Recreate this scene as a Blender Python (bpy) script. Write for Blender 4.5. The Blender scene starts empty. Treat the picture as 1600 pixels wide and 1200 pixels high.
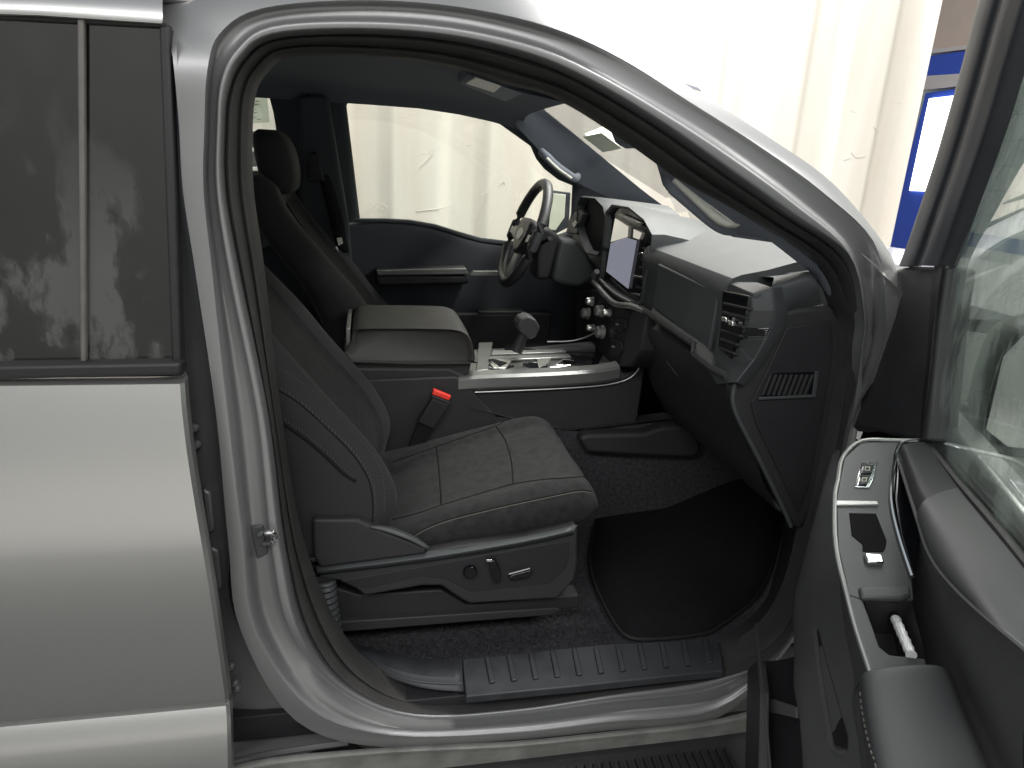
import bpy, bmesh, math, random
from mathutils import Vector, Matrix
random.seed(7)
R = math.radians
S = bpy.context.scene
COL = S.collection

# ------------------------------------------------------------------ camera
CAM_LOC = Vector((0.0, -1.17, 1.70)); YAW, PITCH, ROLL, FPX = 12.0, 18.0, 3.0, 1110.0
def cam_axes():
    y, p, r = R(YAW), R(PITCH), R(ROLL)
    f = Vector((math.sin(y)*math.cos(p), math.cos(y)*math.cos(p), -math.sin(p)))
    rt = Vector((math.cos(y), -math.sin(y), 0)); up = rt.cross(f)
    return rt*math.cos(r)+up*math.sin(r), up*math.cos(r)-rt*math.sin(r), f
CR, CU, CF = cam_axes()
cd = bpy.data.cameras.new('camera'); cam = bpy.data.objects.new('camera', cd); COL.objects.link(cam)
M3 = Matrix((CR, CU, -CF)).transposed()
cam.matrix_world = Matrix.Translation(CAM_LOC) @ M3.to_4x4()
cd.sensor_width = 36; cd.lens = 36*FPX/1600; cd.clip_start = 0.02; cd.clip_end = 200
S.camera = cam

# ------------------------------------------------------------------ light
S.view_settings.view_transform = 'Standard'; S.view_settings.look = 'None'
S.view_settings.exposure = 0.0; S.view_settings.gamma = 1.0
S.render.engine = 'CYCLES'
w = bpy.data.worlds.new('World'); S.world = w; w.use_nodes = True
bg = w.node_tree.nodes['Background']; bg.inputs[0].default_value = (0.86, 0.93, 1.0, 1); bg.inputs[1].default_value = 0.46
def area(name, loc, size, power, col=(1, .97, .92), aim=None):
    l = bpy.data.lights.new(name, 'AREA'); l.shape = 'RECTANGLE'; l.size, l.size_y = size; l.energy = power; l.color = col
    o = bpy.data.objects.new(name, l); COL.objects.link(o); o.location = loc
    d = (Vector(aim)-Vector(loc)) if aim else Vector((0, 0, -1))
    o.rotation_euler = d.to_track_quat('-Z', 'Y').to_euler()
    return o
area('ceiling_lamp_far_wall', (0.8, 2.9, 4.3), (5.0, .7), 235, (1, .98, .95))
area('ceiling_lamp_bay', (-1.0, -3.4, 4.3), (6.0, 1.4), 340, (1, .99, .97))
area('ceiling_lamp_front', (1.95, 1.0, 4.2), (1.0, 2.6), 130, (1, .98, .95)).data.spread = R(100)

area('added_lamp_front_wall', (4.2, -1.0, 4.3), (.8, 3.0), 170, (1, .98, .95))  # unseen lamp added to brighten the front wall

# ------------------------------------------------------------------ helpers
def at(px, py, X=None, Y=None, Z=None, pl=None):
    d = CF + CR*((px-800)/FPX) - CU*((py-600)/FPX)
    if pl: t = (Vector(pl[0])-CAM_LOC).dot(pl[1])/d.dot(pl[1])
    elif X is not None: t = (X-CAM_LOC.x)/d.x
    elif Y is not None: t = (Y-CAM_LOC.y)/d.y
    else: t = (Z-CAM_LOC.z)/d.z
    return CAM_LOC + d*t
def trace(pts, **k): return [at(p[0], p[1], Y=p[2]) if len(p) > 2 else at(p[0], p[1], **k) for p in pts]
def lin(c):
    return tuple(((v/255)/12.92 if v/255 <= .04045 else ((v/255+.055)/1.055)**2.4) for v in c)+(1,)
def smooth_curve(pts, n=4, closed=False):
    m = len(pts); out = []
    rng = range(m if closed else m-1)
    for i in rng:
        if closed: p0, p1, p2, p3 = (pts[(i+j-1) % m] for j in range(4))
        else: p0, p1, p2, p3 = pts[max(i-1, 0)], pts[i], pts[i+1], pts[min(i+2, m-1)]
        for k in range(n):
            t = k/n
            out.append(.5*((2*p1)+(p2-p0)*t+(2*p0-5*p1+4*p2-p3)*t*t+(3*p1-p0-3*p2+p3)*t**3))
    if not closed: out.append(pts[-1].copy())
    return out
def build(name, verts, faces, mat, parent=None, smooth=40, bevel=0, seg=3, sub=0, solid=0, off=-1, label=None, inside=False):
    me = bpy.data.meshes.new(name)
    me.from_pydata([tuple(v) for v in verts], [], faces)
    bm = bmesh.new(); bm.from_mesh(me)
    bmesh.ops.remove_doubles(bm, verts=bm.verts, dist=1e-5)
    bmesh.ops.recalc_face_normals(bm, faces=bm.faces)
    bm.to_mesh(me); bm.free()
    if smooth:
        me.shade_smooth(); me.set_sharp_from_angle(angle=R(smooth))
    else: me.shade_flat()
    o = bpy.data.objects.new(name, me); COL.objects.link(o)
    me.materials.append(mat if not isinstance(mat, str) else M[mat])
    if parent: o.parent = parent
    if solid:
        md = o.modifiers.new('solid', 'SOLIDIFY'); md.thickness = solid; md.offset = off
    if bevel:
        md = o.modifiers.new('bevel', 'BEVEL'); md.width = bevel; md.segments = seg; md.limit_method = 'ANGLE'; md.angle_limit = R(32)
        md.harden_normals = False
    if sub:
        md = o.modifiers.new('sub', 'SUBSURF'); md.levels = sub; md.render_levels = sub
    if label: o['label'] = label
    return o
def grid_faces(nr, nc, closed=False):
    f = []
    for r in range(nr-1):
        for c in range(nc if closed else nc-1):
            c2 = (c+1) % nc
            f.append((r*nc+c, r*nc+c2, (r+1)*nc+c2, (r+1)*nc+c))
    return f
def loft(name, rows, mat, parent=None, closed=False, n=0, nr=0, cap=False, **k):
    if n: rows = [smooth_curve(r, n, closed) for r in rows]
    if nr:
        cols = [smooth_curve([r[i] for r in rows], nr) for i in range(len(rows[0]))]
        rows = [[c[j] for c in cols] for j in range(len(cols[0]))]
    nc = len(rows[0]); v = [p for r in rows for p in r]; f = grid_faces(len(rows), nc, closed)
    if cap:
        f.append(tuple(range(nc))[::-1]); f.append(tuple((len(rows)-1)*nc+i for i in range(nc)))
    return build(name, v, f, mat, parent, **k)
def prism(name, outline, vec, mat, parent=None, **k):
    n = len(outline); v = list(outline)+[p+Vector(vec) for p in outline]
    f = [tuple(range(n)), tuple(range(2*n-1, n-1, -1))]+[(i, n+i, n+(i+1) % n, (i+1) % n) for i in range(n)]
    k.setdefault('bevel', .003); return build(name, v, f, mat, parent, **k)
def box(name, lo, hi, mat, parent=None, **k):
    (x0, y0, z0), (x1, y1, z1) = lo, hi
    return prism(name, [Vector(p) for p in ((x0, y0, z0), (x1, y0, z0), (x1, y0, z1), (x0, y0, z1))], (0, y1-y0, 0), mat, parent, **k)
def tube(name, path, r, mat, parent=None, seg=8, closed=False, flat=1.0, up=None, cap=True, **k):
    rs = r if isinstance(r, (list, tuple)) else [r]*len(path); rows = []; m = len(path)
    ref = Vector(up) if up else None
    for i, p in enumerate(path):
        a = path[(i-1) % m] if (closed or i) else path[i]; b = path[(i+1) % m] if (closed or i < m-1) else path[i]
        t = (b-a).normalized(); u0 = ref or (Vector((0, 0, 1)) if abs(t.z) < .9 else Vector((1, 0, 0)))
        s = t.cross(u0).normalized(); u = s.cross(t)
        rows.append([p+s*(math.cos(q)*rs[i])+u*(math.sin(q)*rs[i]*flat) for q in (2*math.pi*j/seg for j in range(seg))])
    if closed: rows.append(rows[0])
    return loft(name, rows, mat, parent, closed=True, cap=cap and not closed, **k)
def plate(name, outline, thick, nrm, mat, parent=None, **k):
    return prism(name, outline, Vector(nrm)*thick, mat, parent, **k)
def lathe(name, c, axis, prof, mat, parent=None, seg=24, **k):
    axis = Vector(axis).normalized(); u = axis.orthogonal().normalized(); v = axis.cross(u)
    rows = [[Vector(c)+axis*h+(u*math.cos(q)+v*math.sin(q))*r for q in (2*math.pi*j/seg for j in range(seg))] for r, h in prof]
    return loft(name, rows, mat, parent, closed=True, cap=True, **k)
from mathutils.bvhtree import BVHTree
_bvh = {}
def on_surf(o, pts, off=.0, n=6):
    if o.name not in _bvh:
        _bvh[o.name] = BVHTree.FromPolygons([v.co.copy() for v in o.data.vertices], [tuple(p.vertices) for p in o.data.polygons])
    t = _bvh[o.name]; pp = smooth_curve([Vector((a, b2, 0)) for a, b2 in pts], n); out = []
    for q in pp:
        d = (CF + CR*((q.x-800)/FPX) - CU*((q.y-600)/FPX)).normalized()
        h, nm, _, _ = t.ray_cast(CAM_LOC, d)
        if h is None: continue
        if nm.dot(d) > 0: nm = -nm
        out.append(h+nm*off)
    return out
def seam_on(name, o, pts, r, mtl, parent, off=0.0, n=6):
    p = on_surf(o, pts, off, n)
    return tube(name, p, r, mtl, parent, seg=6) if len(p) > 2 else None
def stitches_on(name, o, pts, mtl, parent, length=.006, gap=.0035, width=.0011, off=.0012, slant=0.0):
    p = on_surf(o, pts, off, 24); v = []; f = []; acc = 0
    for a, b2 in zip(p, p[1:]):
        acc += (b2-a).length
        if acc > length+gap:
            acc = 0; t = (b2-a).normalized(); view = (CAM_LOC-a).normalized(); sd = t.cross(view).normalized()
            e = a+t*length+sd*(slant*length); w_ = sd*width; b0 = len(v)
            v += [a-w_, e-w_, e+w_, a+w_, (a+e)/2+view*width]; f += [(b0, b0+1, b0+4), (b0+1, b0+2, b0+4), (b0+2, b0+3, b0+4), (b0+3, b0, b0+4)]
    return build(name, v, f, mtl, parent, smooth=0)
def tag(o, label=None, cat=None, group=None, kind=None):
    for k_, v_ in (('label', label), ('category', cat), ('group', group), ('kind', kind)):
        if v_: o[k_] = v_
    return o
def empty(name, loc=(0, 0, 0)):
    o = bpy.data.objects.new(name, None); COL.objects.link(o); o.empty_display_size = .1; o.location = loc; return o

# ------------------------------------------------------------------ materials
M = {}
def mat(name, col, rough=.5, metal=0, spec=.5, coat=0, noise=None, bump=None, sheen=0, var=0, vscale=6, coat_rough=.05):
    m = bpy.data.materials.new(name); m.use_nodes = True; nt = m.node_tree; b = nt.nodes['Principled BSDF']
    c = lin(col) if max(col) > 1.01 else tuple(col)+(1,)
    b.inputs['Base Color'].default_value = c; b.inputs['Roughness'].default_value = rough; b.inputs['Metallic'].default_value = metal
    b.inputs['Specular IOR Level'].default_value = spec; b.inputs['Coat Weight'].default_value = coat; b.inputs['Coat Roughness'].default_value = coat_rough
    b.inputs['Sheen Weight'].default_value = sheen; b.inputs['Sheen Roughness'].default_value = .4
    tc = nt.nodes.new('ShaderNodeTexCoord')
    if var:
        n = nt.nodes.new('ShaderNodeTexNoise'); n.inputs['Scale'].default_value = vscale; n.inputs['Detail'].default_value = 6
        nt.links.new(tc.outputs['Object'], n.inputs['Vector'])
        r = nt.nodes.new('ShaderNodeMapRange'); r.inputs[1].default_value = .3; r.inputs[2].default_value = .7
        r.inputs[3].default_value = 1-var; r.inputs[4].default_value = 1+var
        nt.links.new(n.outputs['Fac'], r.inputs[0])
        mx = nt.nodes.new('ShaderNodeVectorMath'); mx.operation = 'SCALE'; mx.inputs[0].default_value = c[:3]
        nt.links.new(r.outputs[0], mx.inputs['Scale']); nt.links.new(mx.outputs[0], b.inputs['Base Color'])
        r2 = nt.nodes.new('ShaderNodeMapRange'); r2.inputs[3].default_value = max(rough-.12*(1 if var > .05 else .4), .02); r2.inputs[4].default_value = min(rough+.14, 1)
        nt.links.new(n.outputs['Fac'], r2.inputs[0]); nt.links.new(r2.outputs[0], b.inputs['Roughness'])
    if bump:
        sc, st, kind = bump
        if kind == 'weave':
            n2 = nt.nodes.new('ShaderNodeTexVoronoi'); n2.inputs['Scale'].default_value = sc; out = n2.outputs['Distance']
        else:
            n2 = nt.nodes.new('ShaderNodeTexNoise'); n2.inputs['Scale'].default_value = sc; n2.inputs['Detail'].default_value = 4; out = n2.outputs['Fac']
        nt.links.new(tc.outputs['Object'], n2.inputs['Vector'])
        bp = nt.nodes.new('ShaderNodeBump'); bp.inputs['Strength'].default_value = st; bp.inputs['Distance'].default_value = .002
        nt.links.new(out, bp.inputs['Height']); nt.links.new(bp.outputs[0], b.inputs['Normal'])
    M[name] = m; return m
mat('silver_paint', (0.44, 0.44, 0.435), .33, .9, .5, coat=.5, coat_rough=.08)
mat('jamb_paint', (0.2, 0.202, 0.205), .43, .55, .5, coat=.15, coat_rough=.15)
mat('dirty_paint', (0.3, 0.3, 0.285), .42, .45, .5, coat=.3, var=.25, vscale=14)
mat('rubber', (50, 49, 49), .62, spec=.35, var=.12, vscale=20)
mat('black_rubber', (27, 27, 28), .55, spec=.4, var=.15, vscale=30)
mat('dark_plastic', (40, 40, 42), .58, spec=.4, bump=(900, .12, 'noise'), var=.06, vscale=12)
mat('door_plastic', (78, 78, 79), .55, spec=.42, bump=(900, .12, 'noise'), var=.07, vscale=12)
mat('deep_plastic', (33, 33, 36), .6, spec=.35, bump=(700, .1, 'noise'), var=.08)
mat('dash_plastic', (59, 62, 64), .48, spec=.5, bump=(1100, .12, 'noise'), var=.05, vscale=10)
mat('soft_pad', (38, 38, 39), .5, spec=.45, bump=(1200, .15, 'noise'), var=.05)
mat('headliner', (98, 102, 110), .95, spec=.15, bump=(1500, .2, 'noise'))
mat('trim_grey', (112, 117, 126), .8, spec=.25, bump=(1200, .15, 'noise'))
mat('fabric', (37, 38, 38), .92, spec=.15, sheen=.05, bump=(700, .7, 'weave'), var=.34, vscale=45)
mat('fabric_bolster', (46, 46, 47), .8, spec=.25, sheen=.05, bump=(1500, .3, 'weave'), var=.06, vscale=18)
mat('vinyl_grey', (54, 54, 53), .55, spec=.4, bump=(1500, .15, 'noise'), var=.05, vscale=18)
mat('divider_strip', (84, 81, 78), .6, var=.15, vscale=30)
mat('armrest_vinyl', (54, 55, 56), .6, spec=.5, bump=(1200, .12, 'noise'), var=.06)
mat('stitch', (84, 82, 77), .8, spec=.2)
mat('carpet', (56, 56, 59), 1, spec=.08, bump=(420, 1.0, 'noise'), var=.35, vscale=90)
mat('mat_carpet', (27, 27, 29), 1, spec=.06, bump=(700, .8, 'noise'), var=.2, vscale=120)
mat('gloss_black', (14, 15, 18), .12, spec=.55, var=.03)
mat('satin_trim', (0.32, 0.325, 0.315), .34, .75, var=.03, vscale=20)
mat('satin_dark', (0.06, 0.062, 0.063), .48, .5, .3, var=.03, vscale=20)
mat('satin_rail', (0.19, 0.195, 0.19), .30, .7, var=.03, vscale=20)
mat('trim_shaded_dark', (62, 65, 70), .8, spec=.25, bump=(1200, .15, 'noise'))  # trim grey darkened to paint in shade away from the windshield light
mat('knob_metal', (.80, .80, .76), .28, .85)
mat('wheel_leather', (54, 55, 57), .45, spec=.5, bump=(1200, .1, 'noise'))
mat('chrome', (.82, .83, .84), .09, 1)
mat('sill_plastic', (40, 42, 46), .5, spec=.45, bump=(700, .15, 'noise'), var=.22, vscale=26)
mat('frame_dark', (38, 40, 45), .5, spec=.45, var=.1, vscale=15)
mat('mirror_black', (26, 27, 29), .45, spec=.5, bump=(500, .2, 'noise'))
mat('reflector_pale', (190, 188, 183), .6, var=.12, vscale=1.2)
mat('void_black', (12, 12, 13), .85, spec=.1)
mat('red_button', (226, 58, 46), .4, spec=.5)
mat('webbing', (24, 24, 26), .85, spec=.2, bump=(900, .5, 'weave'))
mat('foil', (.88, .89, .90), .3, .5, bump=(140, .6, 'noise'))
mat('cluster_display', (16, 17, 20), .6, spec=.05)
mat('print_grey', (150, 155, 140), .8)
mat('ink', (40, 42, 40), .8)
mat('ink_faint', (200, 192, 182), .8)
mat('light_plastic', (205, 205, 196), .5)
mat('sticker_mirror_pale', (228, 232, 214), .8)
mat('door_blue', (52, 88, 205), .45, spec=.4)
mat('frame_white', (225, 215, 210), .6)

def glass_mat(name, tint, refl, rough=.0, mottle=0, mottle_col=(.35, .36, .34), scale=9, lowfade=None):
    m = bpy.data.materials.new(name); m.use_nodes = True; nt = m.node_tree; nt.nodes.clear()
    out = nt.nodes.new('ShaderNodeOutputMaterial'); tr = nt.nodes.new('ShaderNodeBsdfTransparent'); tr.inputs[0].default_value = tuple(tint)+(1,)
    gl = nt.nodes.new('ShaderNodeBsdfGlossy'); gl.inputs['Roughness'].default_value = rough; gl.inputs[0].default_value = (1, 1, 1, 1)
    lw = nt.nodes.new('ShaderNodeLayerWeight'); lw.inputs[0].default_value = .5
    mr = nt.nodes.new('ShaderNodeMapRange'); mr.inputs[3].default_value = refl; mr.inputs[4].default_value = .95
    pw = nt.nodes.new('ShaderNodeMath'); pw.operation = 'POWER'; pw.inputs[1].default_value = 3.0
    nt.links.new(lw.outputs['Facing'], pw.inputs[0]); nt.links.new(pw.outputs[0], mr.inputs[0])
    mx = nt.nodes.new('ShaderNodeMixShader'); nt.links.new(mr.outputs[0], mx.inputs[0]); nt.links.new(tr.outputs[0], mx.inputs[1]); nt.links.new(gl.outputs[0], mx.inputs[2])
    last = mx
    if mottle:
        tc = nt.nodes.new('ShaderNodeTexCoord'); n = nt.nodes.new('ShaderNodeTexNoise'); n.inputs['Scale'].default_value = scale; n.inputs['Detail'].default_value = 8; n.inputs['Roughness'].default_value = .62
        mp = nt.nodes.new('ShaderNodeMapping'); mp.inputs['Scale'].default_value = (1.2, 1.2, .55)
        nt.links.new(tc.outputs['Object'], mp.inputs[0]); nt.links.new(mp.outputs[0], n.inputs['Vector'])
        r = nt.nodes.new('ShaderNodeMapRange'); r.inputs[1].default_value = .48; r.inputs[2].default_value = .53; r.inputs[3].default_value = mottle*.12; r.inputs[4].default_value = mottle
        nt.links.new(n.outputs['Fac'], r.inputs[0])
        fac = r.outputs[0]
        if lowfade:
            sp = nt.nodes.new('ShaderNodeSeparateXYZ'); nt.links.new(tc.outputs['Object'], sp.inputs[0])
            r3 = nt.nodes.new('ShaderNodeMapRange'); r3.inputs[1].default_value = lowfade[0]; r3.inputs[2].default_value = lowfade[1]; r3.inputs[3].default_value = 1; r3.inputs[4].default_value = .08
            nt.links.new(sp.outputs['Z'], r3.inputs[0])
            mm = nt.nodes.new('ShaderNodeMath'); mm.operation = 'MULTIPLY'; nt.links.new(fac, mm.inputs[0]); nt.links.new(r3.outputs[0], mm.inputs[1]); fac = mm.outputs[0]
        df = nt.nodes.new('ShaderNodeBsdfDiffuse'); df.inputs[0].default_value = tuple(mottle_col)+(1,)
        m2 = nt.nodes.new('ShaderNodeMixShader'); nt.links.new(fac, m2.inputs[0]); nt.links.new(mx.outputs[0], m2.inputs[1]); nt.links.new(df.outputs[0], m2.inputs[2]); last = m2
    nt.links.new(last.outputs[0], out.inputs[0]); M[name] = m; return m
glass_mat('clear_glass', (.94, .955, .925), .04)
glass_mat('privacy_glass', (.05, .05, .05), .06, mottle=.27, mottle_col=(.20, .20, .195), scale=6, lowfade=(1.5, 1.75))  # mottled grey patches, fading out towards the top of the pane
glass_mat('door_glass', (.80, .845, .82), .17, mottle=.22, mottle_col=(.45, .52, .47), scale=14)

def emit_mat(name, col, st):
    m = bpy.data.materials.new(name); m.use_nodes = True; b = m.node_tree.nodes['Principled BSDF']
    b.inputs['Base Color'].default_value = (.02, .02, .02, 1); b.inputs['Roughness'].default_value = .15
    b.inputs['Emission Color'].default_value = lin(col); b.inputs['Emission Strength'].default_value = st; M[name] = m
emit_mat('reflection_lavender', (142, 144, 158), .75)  # glowing colours painted in for the wall's reflection on the screen
emit_mat('reflection_white', (225, 220, 205), .75)
emit_mat('lit_window', (255, 255, 255), 3.5)
emit_mat('lamp_lens', (215, 215, 200), .45)

def wall_mat():
    m = bpy.data.materials.new('white_wall'); m.use_nodes = True; nt = m.node_tree; b = nt.nodes['Principled BSDF']; b.inputs['Roughness'].default_value = .55
    tc = nt.nodes.new('ShaderNodeTexCoord'); n = nt.nodes.new('ShaderNodeTexNoise'); n.inputs['Scale'].default_value = 1.3; n.inputs['Detail'].default_value = 7
    mp = nt.nodes.new('ShaderNodeMapping'); mp.inputs['Scale'].default_value = (3, 3, .35); nt.links.new(tc.outputs['Object'], mp.inputs[0]); nt.links.new(mp.outputs[0], n.inputs[0])
    cr = nt.nodes.new('ShaderNodeValToRGB'); cr.color_ramp.elements[0].position = .3; cr.color_ramp.elements[0].color = lin((212, 202, 190)); cr.color_ramp.elements[1].position = .6; cr.color_ramp.elements[1].color = lin((224, 219, 210))
    nt.links.new(n.outputs['Fac'], cr.inputs[0])
    n2 = nt.nodes.new('ShaderNodeTexNoise'); n2.inputs['Scale'].default_value = 5; n2.inputs['Detail'].default_value = 9; n2.inputs['Distortion'].default_value = 1.5
    mp2 = nt.nodes.new('ShaderNodeMapping'); mp2.inputs['Scale'].default_value = (.5, .5, 3.2); nt.links.new(tc.outputs['Object'], mp2.inputs[0]); nt.links.new(mp2.outputs[0], n2.inputs[0])
    r = nt.nodes.new('ShaderNodeMapRange'); r.inputs[1].default_value = .705; r.inputs[2].default_value = .73; r.inputs[3].default_value = 0; r.inputs[4].default_value = .25
    nt.links.new(n2.outputs['Fac'], r.inputs[0])
    mx = nt.nodes.new('ShaderNodeMix'); mx.data_type = 'RGBA'; nt.links.new(r.outputs[0], mx.inputs[0]); nt.links.new(cr.outputs[0], mx.inputs[6]); mx.inputs[7].default_value = lin((120, 110, 100))
    nt.links.new(mx.outputs[2], b.inputs['Base Color']); M['white_wall'] = m
wall_mat()
def block_mat(name, c1, c2, mortar, stripe=None):
    m = bpy.data.materials.new(name); m.use_nodes = True; nt = m.node_tree; b = nt.nodes['Principled BSDF']; b.inputs['Roughness'].default_value = .7
    tc = nt.nodes.new('ShaderNodeTexCoord'); bk = nt.nodes.new('ShaderNodeTexBrick'); bk.inputs['Scale'].default_value = 1
    bk.inputs['Brick Width'].default_value = .4; bk.inputs['Row Height'].default_value = .2; bk.inputs['Mortar Size'].default_value = .008
    bk.inputs['Color1'].default_value = lin(c1); bk.inputs['Color2'].default_value = lin(c2); bk.inputs['Mortar'].default_value = lin(mortar)
    nt.links.new(tc.outputs['UV'], bk.inputs[0]); nt.links.new(bk.outputs[0], b.inputs['Base Color'])
    if stripe:
        sp = nt.nodes.new('ShaderNodeSeparateXYZ'); nt.links.new(tc.outputs['Object'], sp.inputs[0]); prev = bk.outputs[0]
        for z0, z1, c in stripe:
            g = nt.nodes.new('ShaderNodeMath'); g.operation = 'GREATER_THAN'; g.inputs[1].default_value = z0; l = nt.nodes.new('ShaderNodeMath'); l.operation = 'LESS_THAN'; l.inputs[1].default_value = z1
            nt.links.new(sp.outputs['Z'], g.inputs[0]); nt.links.new(sp.outputs['Z'], l.inputs[0])
            mu = nt.nodes.new('ShaderNodeMath'); mu.operation = 'MULTIPLY'; nt.links.new(g.outputs[0], mu.inputs[0]); nt.links.new(l.outputs[0], mu.inputs[1])
            mx = nt.nodes.new('ShaderNodeMix'); mx.data_type = 'RGBA'; nt.links.new(mu.outputs[0], mx.inputs[0]); nt.links.new(prev, mx.inputs[6]); mx.inputs[7].default_value = lin(c); prev = mx.outputs[2]
        nt.links.new(prev, b.inputs['Base Color'])
    M[name] = m
block_mat('block_wall', (222, 226, 218), (214, 219, 210), (196, 200, 192), [(1.12, 1.24, (92, 120, 165)), (-1, .62, (70, 72, 74))])
block_mat('bay_wall', (176, 176, 174), (172, 172, 170), (160, 160, 158), [(-1, .55, (165, 165, 163))])
mat('bay_plain', (168, 168, 166), .7, var=.06, vscale=.8)
mat('tan_wall', (222, 200, 184), .7, var=.04)
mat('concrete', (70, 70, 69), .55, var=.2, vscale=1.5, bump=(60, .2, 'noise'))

# ------------------------------------------------------------------ setting
WY = 3.6
def structure(o): o['kind'] = 'structure'; return o
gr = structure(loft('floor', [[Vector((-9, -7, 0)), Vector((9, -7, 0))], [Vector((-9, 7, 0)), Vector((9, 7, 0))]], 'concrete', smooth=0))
structure(loft('floor_reflector', [[Vector((-9, -7, .004)), Vector((9, -7, .004))], [Vector((-9, -1.75, .004)), Vector((9, -1.75, .004))]], 'reflector_pale', smooth=0))  # unseen pale sheet added so the rear door reflects a brighter upper part
corner = at(1452, 100, Y=WY); WXF = corner.x+.0
cols = []
x = -3.5
xs = []
while x < WXF: xs.append(x); x += .02
xs.append(WXF)
def wprof(x):
    u = (x % .62)/.62
    return .075*max(0, min(1, (abs(u-.5)-.24)/.12))
structure(loft('wall', [[Vector((x, WY+wprof(x), z)) for x in xs] for z in (0, 4.6)], 'white_wall', smooth=60))
wall_ = bpy.data.objects['wall']
for pts in ([(574, 322), (580, 316), (585, 325), (588, 317), (593, 326), (597, 318), (604, 324)], [(572, 328), (586, 324), (600, 327)], [(655, 262), (668, 250), (676, 240)], [(752, 305), (760, 300)], [(1365, 198), (1370, 203), (1376, 201)], [(1330, 238), (1338, 246), (1352, 244)], [(1318, 250), (1330, 246)], [(650, 330), (680, 327), (706, 322)], [(780, 290), (786, 284), (789, 288)]):
    tube('wall_scuff', smooth_curve([at(a, b2, Y=WY-.001) for a, b2 in pts], 5), .0022, 'ink_faint', wall_, seg=5)
def uvwall(name, pts, matn, us, vs):
    o = build(name, [Vector(p) for p in pts], [(0, 1, 2, 3)], matn, smooth=0)
    uv = o.data.uv_layers.new(); 
    for li in range(4):
        v = o.data.vertices[o.data.loops[li].vertex_index].co; uv.data[li].uv = (us(v), vs(v))
    return structure(o)
FX = WXF+1.3
uvwall('wall_front', [(FX, -6, 0), (FX, 6.5, 0), (FX, 6.5, 4.6), (FX, -6, 4.6)], 'block_wall', lambda v: v.y, lambda v: v.z)
uvwall('wall_bay', [(-8, -5.2, 0), (8, -5.2, 0), (8, -5.2, 4.6), (-8, -5.2, 4.6)], 'bay_plain', lambda v: v.x, lambda v: v.z)

# blue doorway on the front wall
bd = empty('blue_door', (FX, 3.0, 0)); tag(bd, 'blue door with a bright glazed panel beyond the windshield pillar', 'door')
def fw(px, py, o=.0): return at(px, py, X=FX-o)
def child(o, p):
    o.parent = p; o.matrix_parent_inverse = p.matrix_basis.inverted() if False else Matrix.Translation(-Vector(p.location)); return o
tw = prism('upper_panel', [fw(1420, -40, .03), fw(1620, -60, .03), fw(1620, 62, .03), fw(1445, 84, .03)], (-.02, 0, 0), 'tan_wall', bevel=0); child(tw, bd)
o = prism('leaf', [fw(1452, 146, .06), fw(1560, 130, .06), fw(1500, 420, .06), fw(1380, 420, .06)], (-.04, 0, 0), 'door_blue'); child(o, bd)
o = prism('transom', [fw(1455, 88, .06), fw(1560, 74, .06), fw(1556, 112, .06), fw(1446, 120, .06)], (-.04, 0, 0), 'door_blue'); child(o, bd)
o = prism('transom_bar', [fw(1440, 120, .06), fw(1565, 112, .06), fw(1565, 128, .06), fw(1440, 142, .06)], (-.05, 0, 0), 'frame_white'); child(o, bd)
o = prism('head_frame', [fw(1440, 80, .06), fw(1565, 66, .06), fw(1565, 72, .06), fw(1440, 87, .06)], (-.05, 0, 0), 'frame_white'); child(o, bd)
o = prism('glazed_panel', [fw(1453, 154, .11), fw(1520, 146, .11), fw(1480, 300, .11), fw(1422, 298, .11)], (-.015, 0, 0), 'lit_window', bevel=.02); child(o, bd)

# poster far behind the rear side window
o = prism('wall_poster', [at(372, 150, Y=WY-.02), at(417, 148, Y=WY-.02), at(421, 191, Y=WY-.02), at(374, 194, Y=WY-.02)], (0, .01, 0), 'print_grey', bevel=0)
tag(o, 'grey poster on the white wall seen through the far rear side window', 'poster')
wrow = []
for i in range(14):
    px, py = 388+random.random()*16, 152+i*2.6
    wrow.append((px, py))
v = []; f = []
for (a, b2) in wrow:
    q = [at(a, b2, Y=WY-.026), at(a+4+random.random()*9, b2+random.random()*1.5, Y=WY-.026), at(a+3, b2+1.6, Y=WY-.026)]
    f.append((len(v), len(v)+1, len(v)+2)); v += q
ink = build('ink_marks', v, f, 'ink', o, smooth=0)

# dark cabinet with shelves beyond the rear window
cab = prism('storage_crate', [at(360, 205, Y=WY-.45), at(428, 205, Y=WY-.45), at(428, 330, Y=WY-.45), at(360, 330, Y=WY-.45)], (0, .35, 0), 'deep_plastic')
tag(cab, 'dark crate stack against the wall behind the driver headrest', 'crate')
for yy in (232, 262, 292):
    prism('lid_edge', [at(358, yy, Y=WY-.47), at(430, yy-2, Y=WY-.47), at(430, yy+4, Y=WY-.47), at(358, yy+6, Y=WY-.47)], (0, .02, 0), 'light_plastic', cab)

# ------------------------------------------------------------------ truck
truck = empty('pickup_truck', (0, 0, 0))
tag(truck, 'silver crew cab pickup truck with its front passenger door open on a dark grey interior', 'pickup truck')

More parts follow.
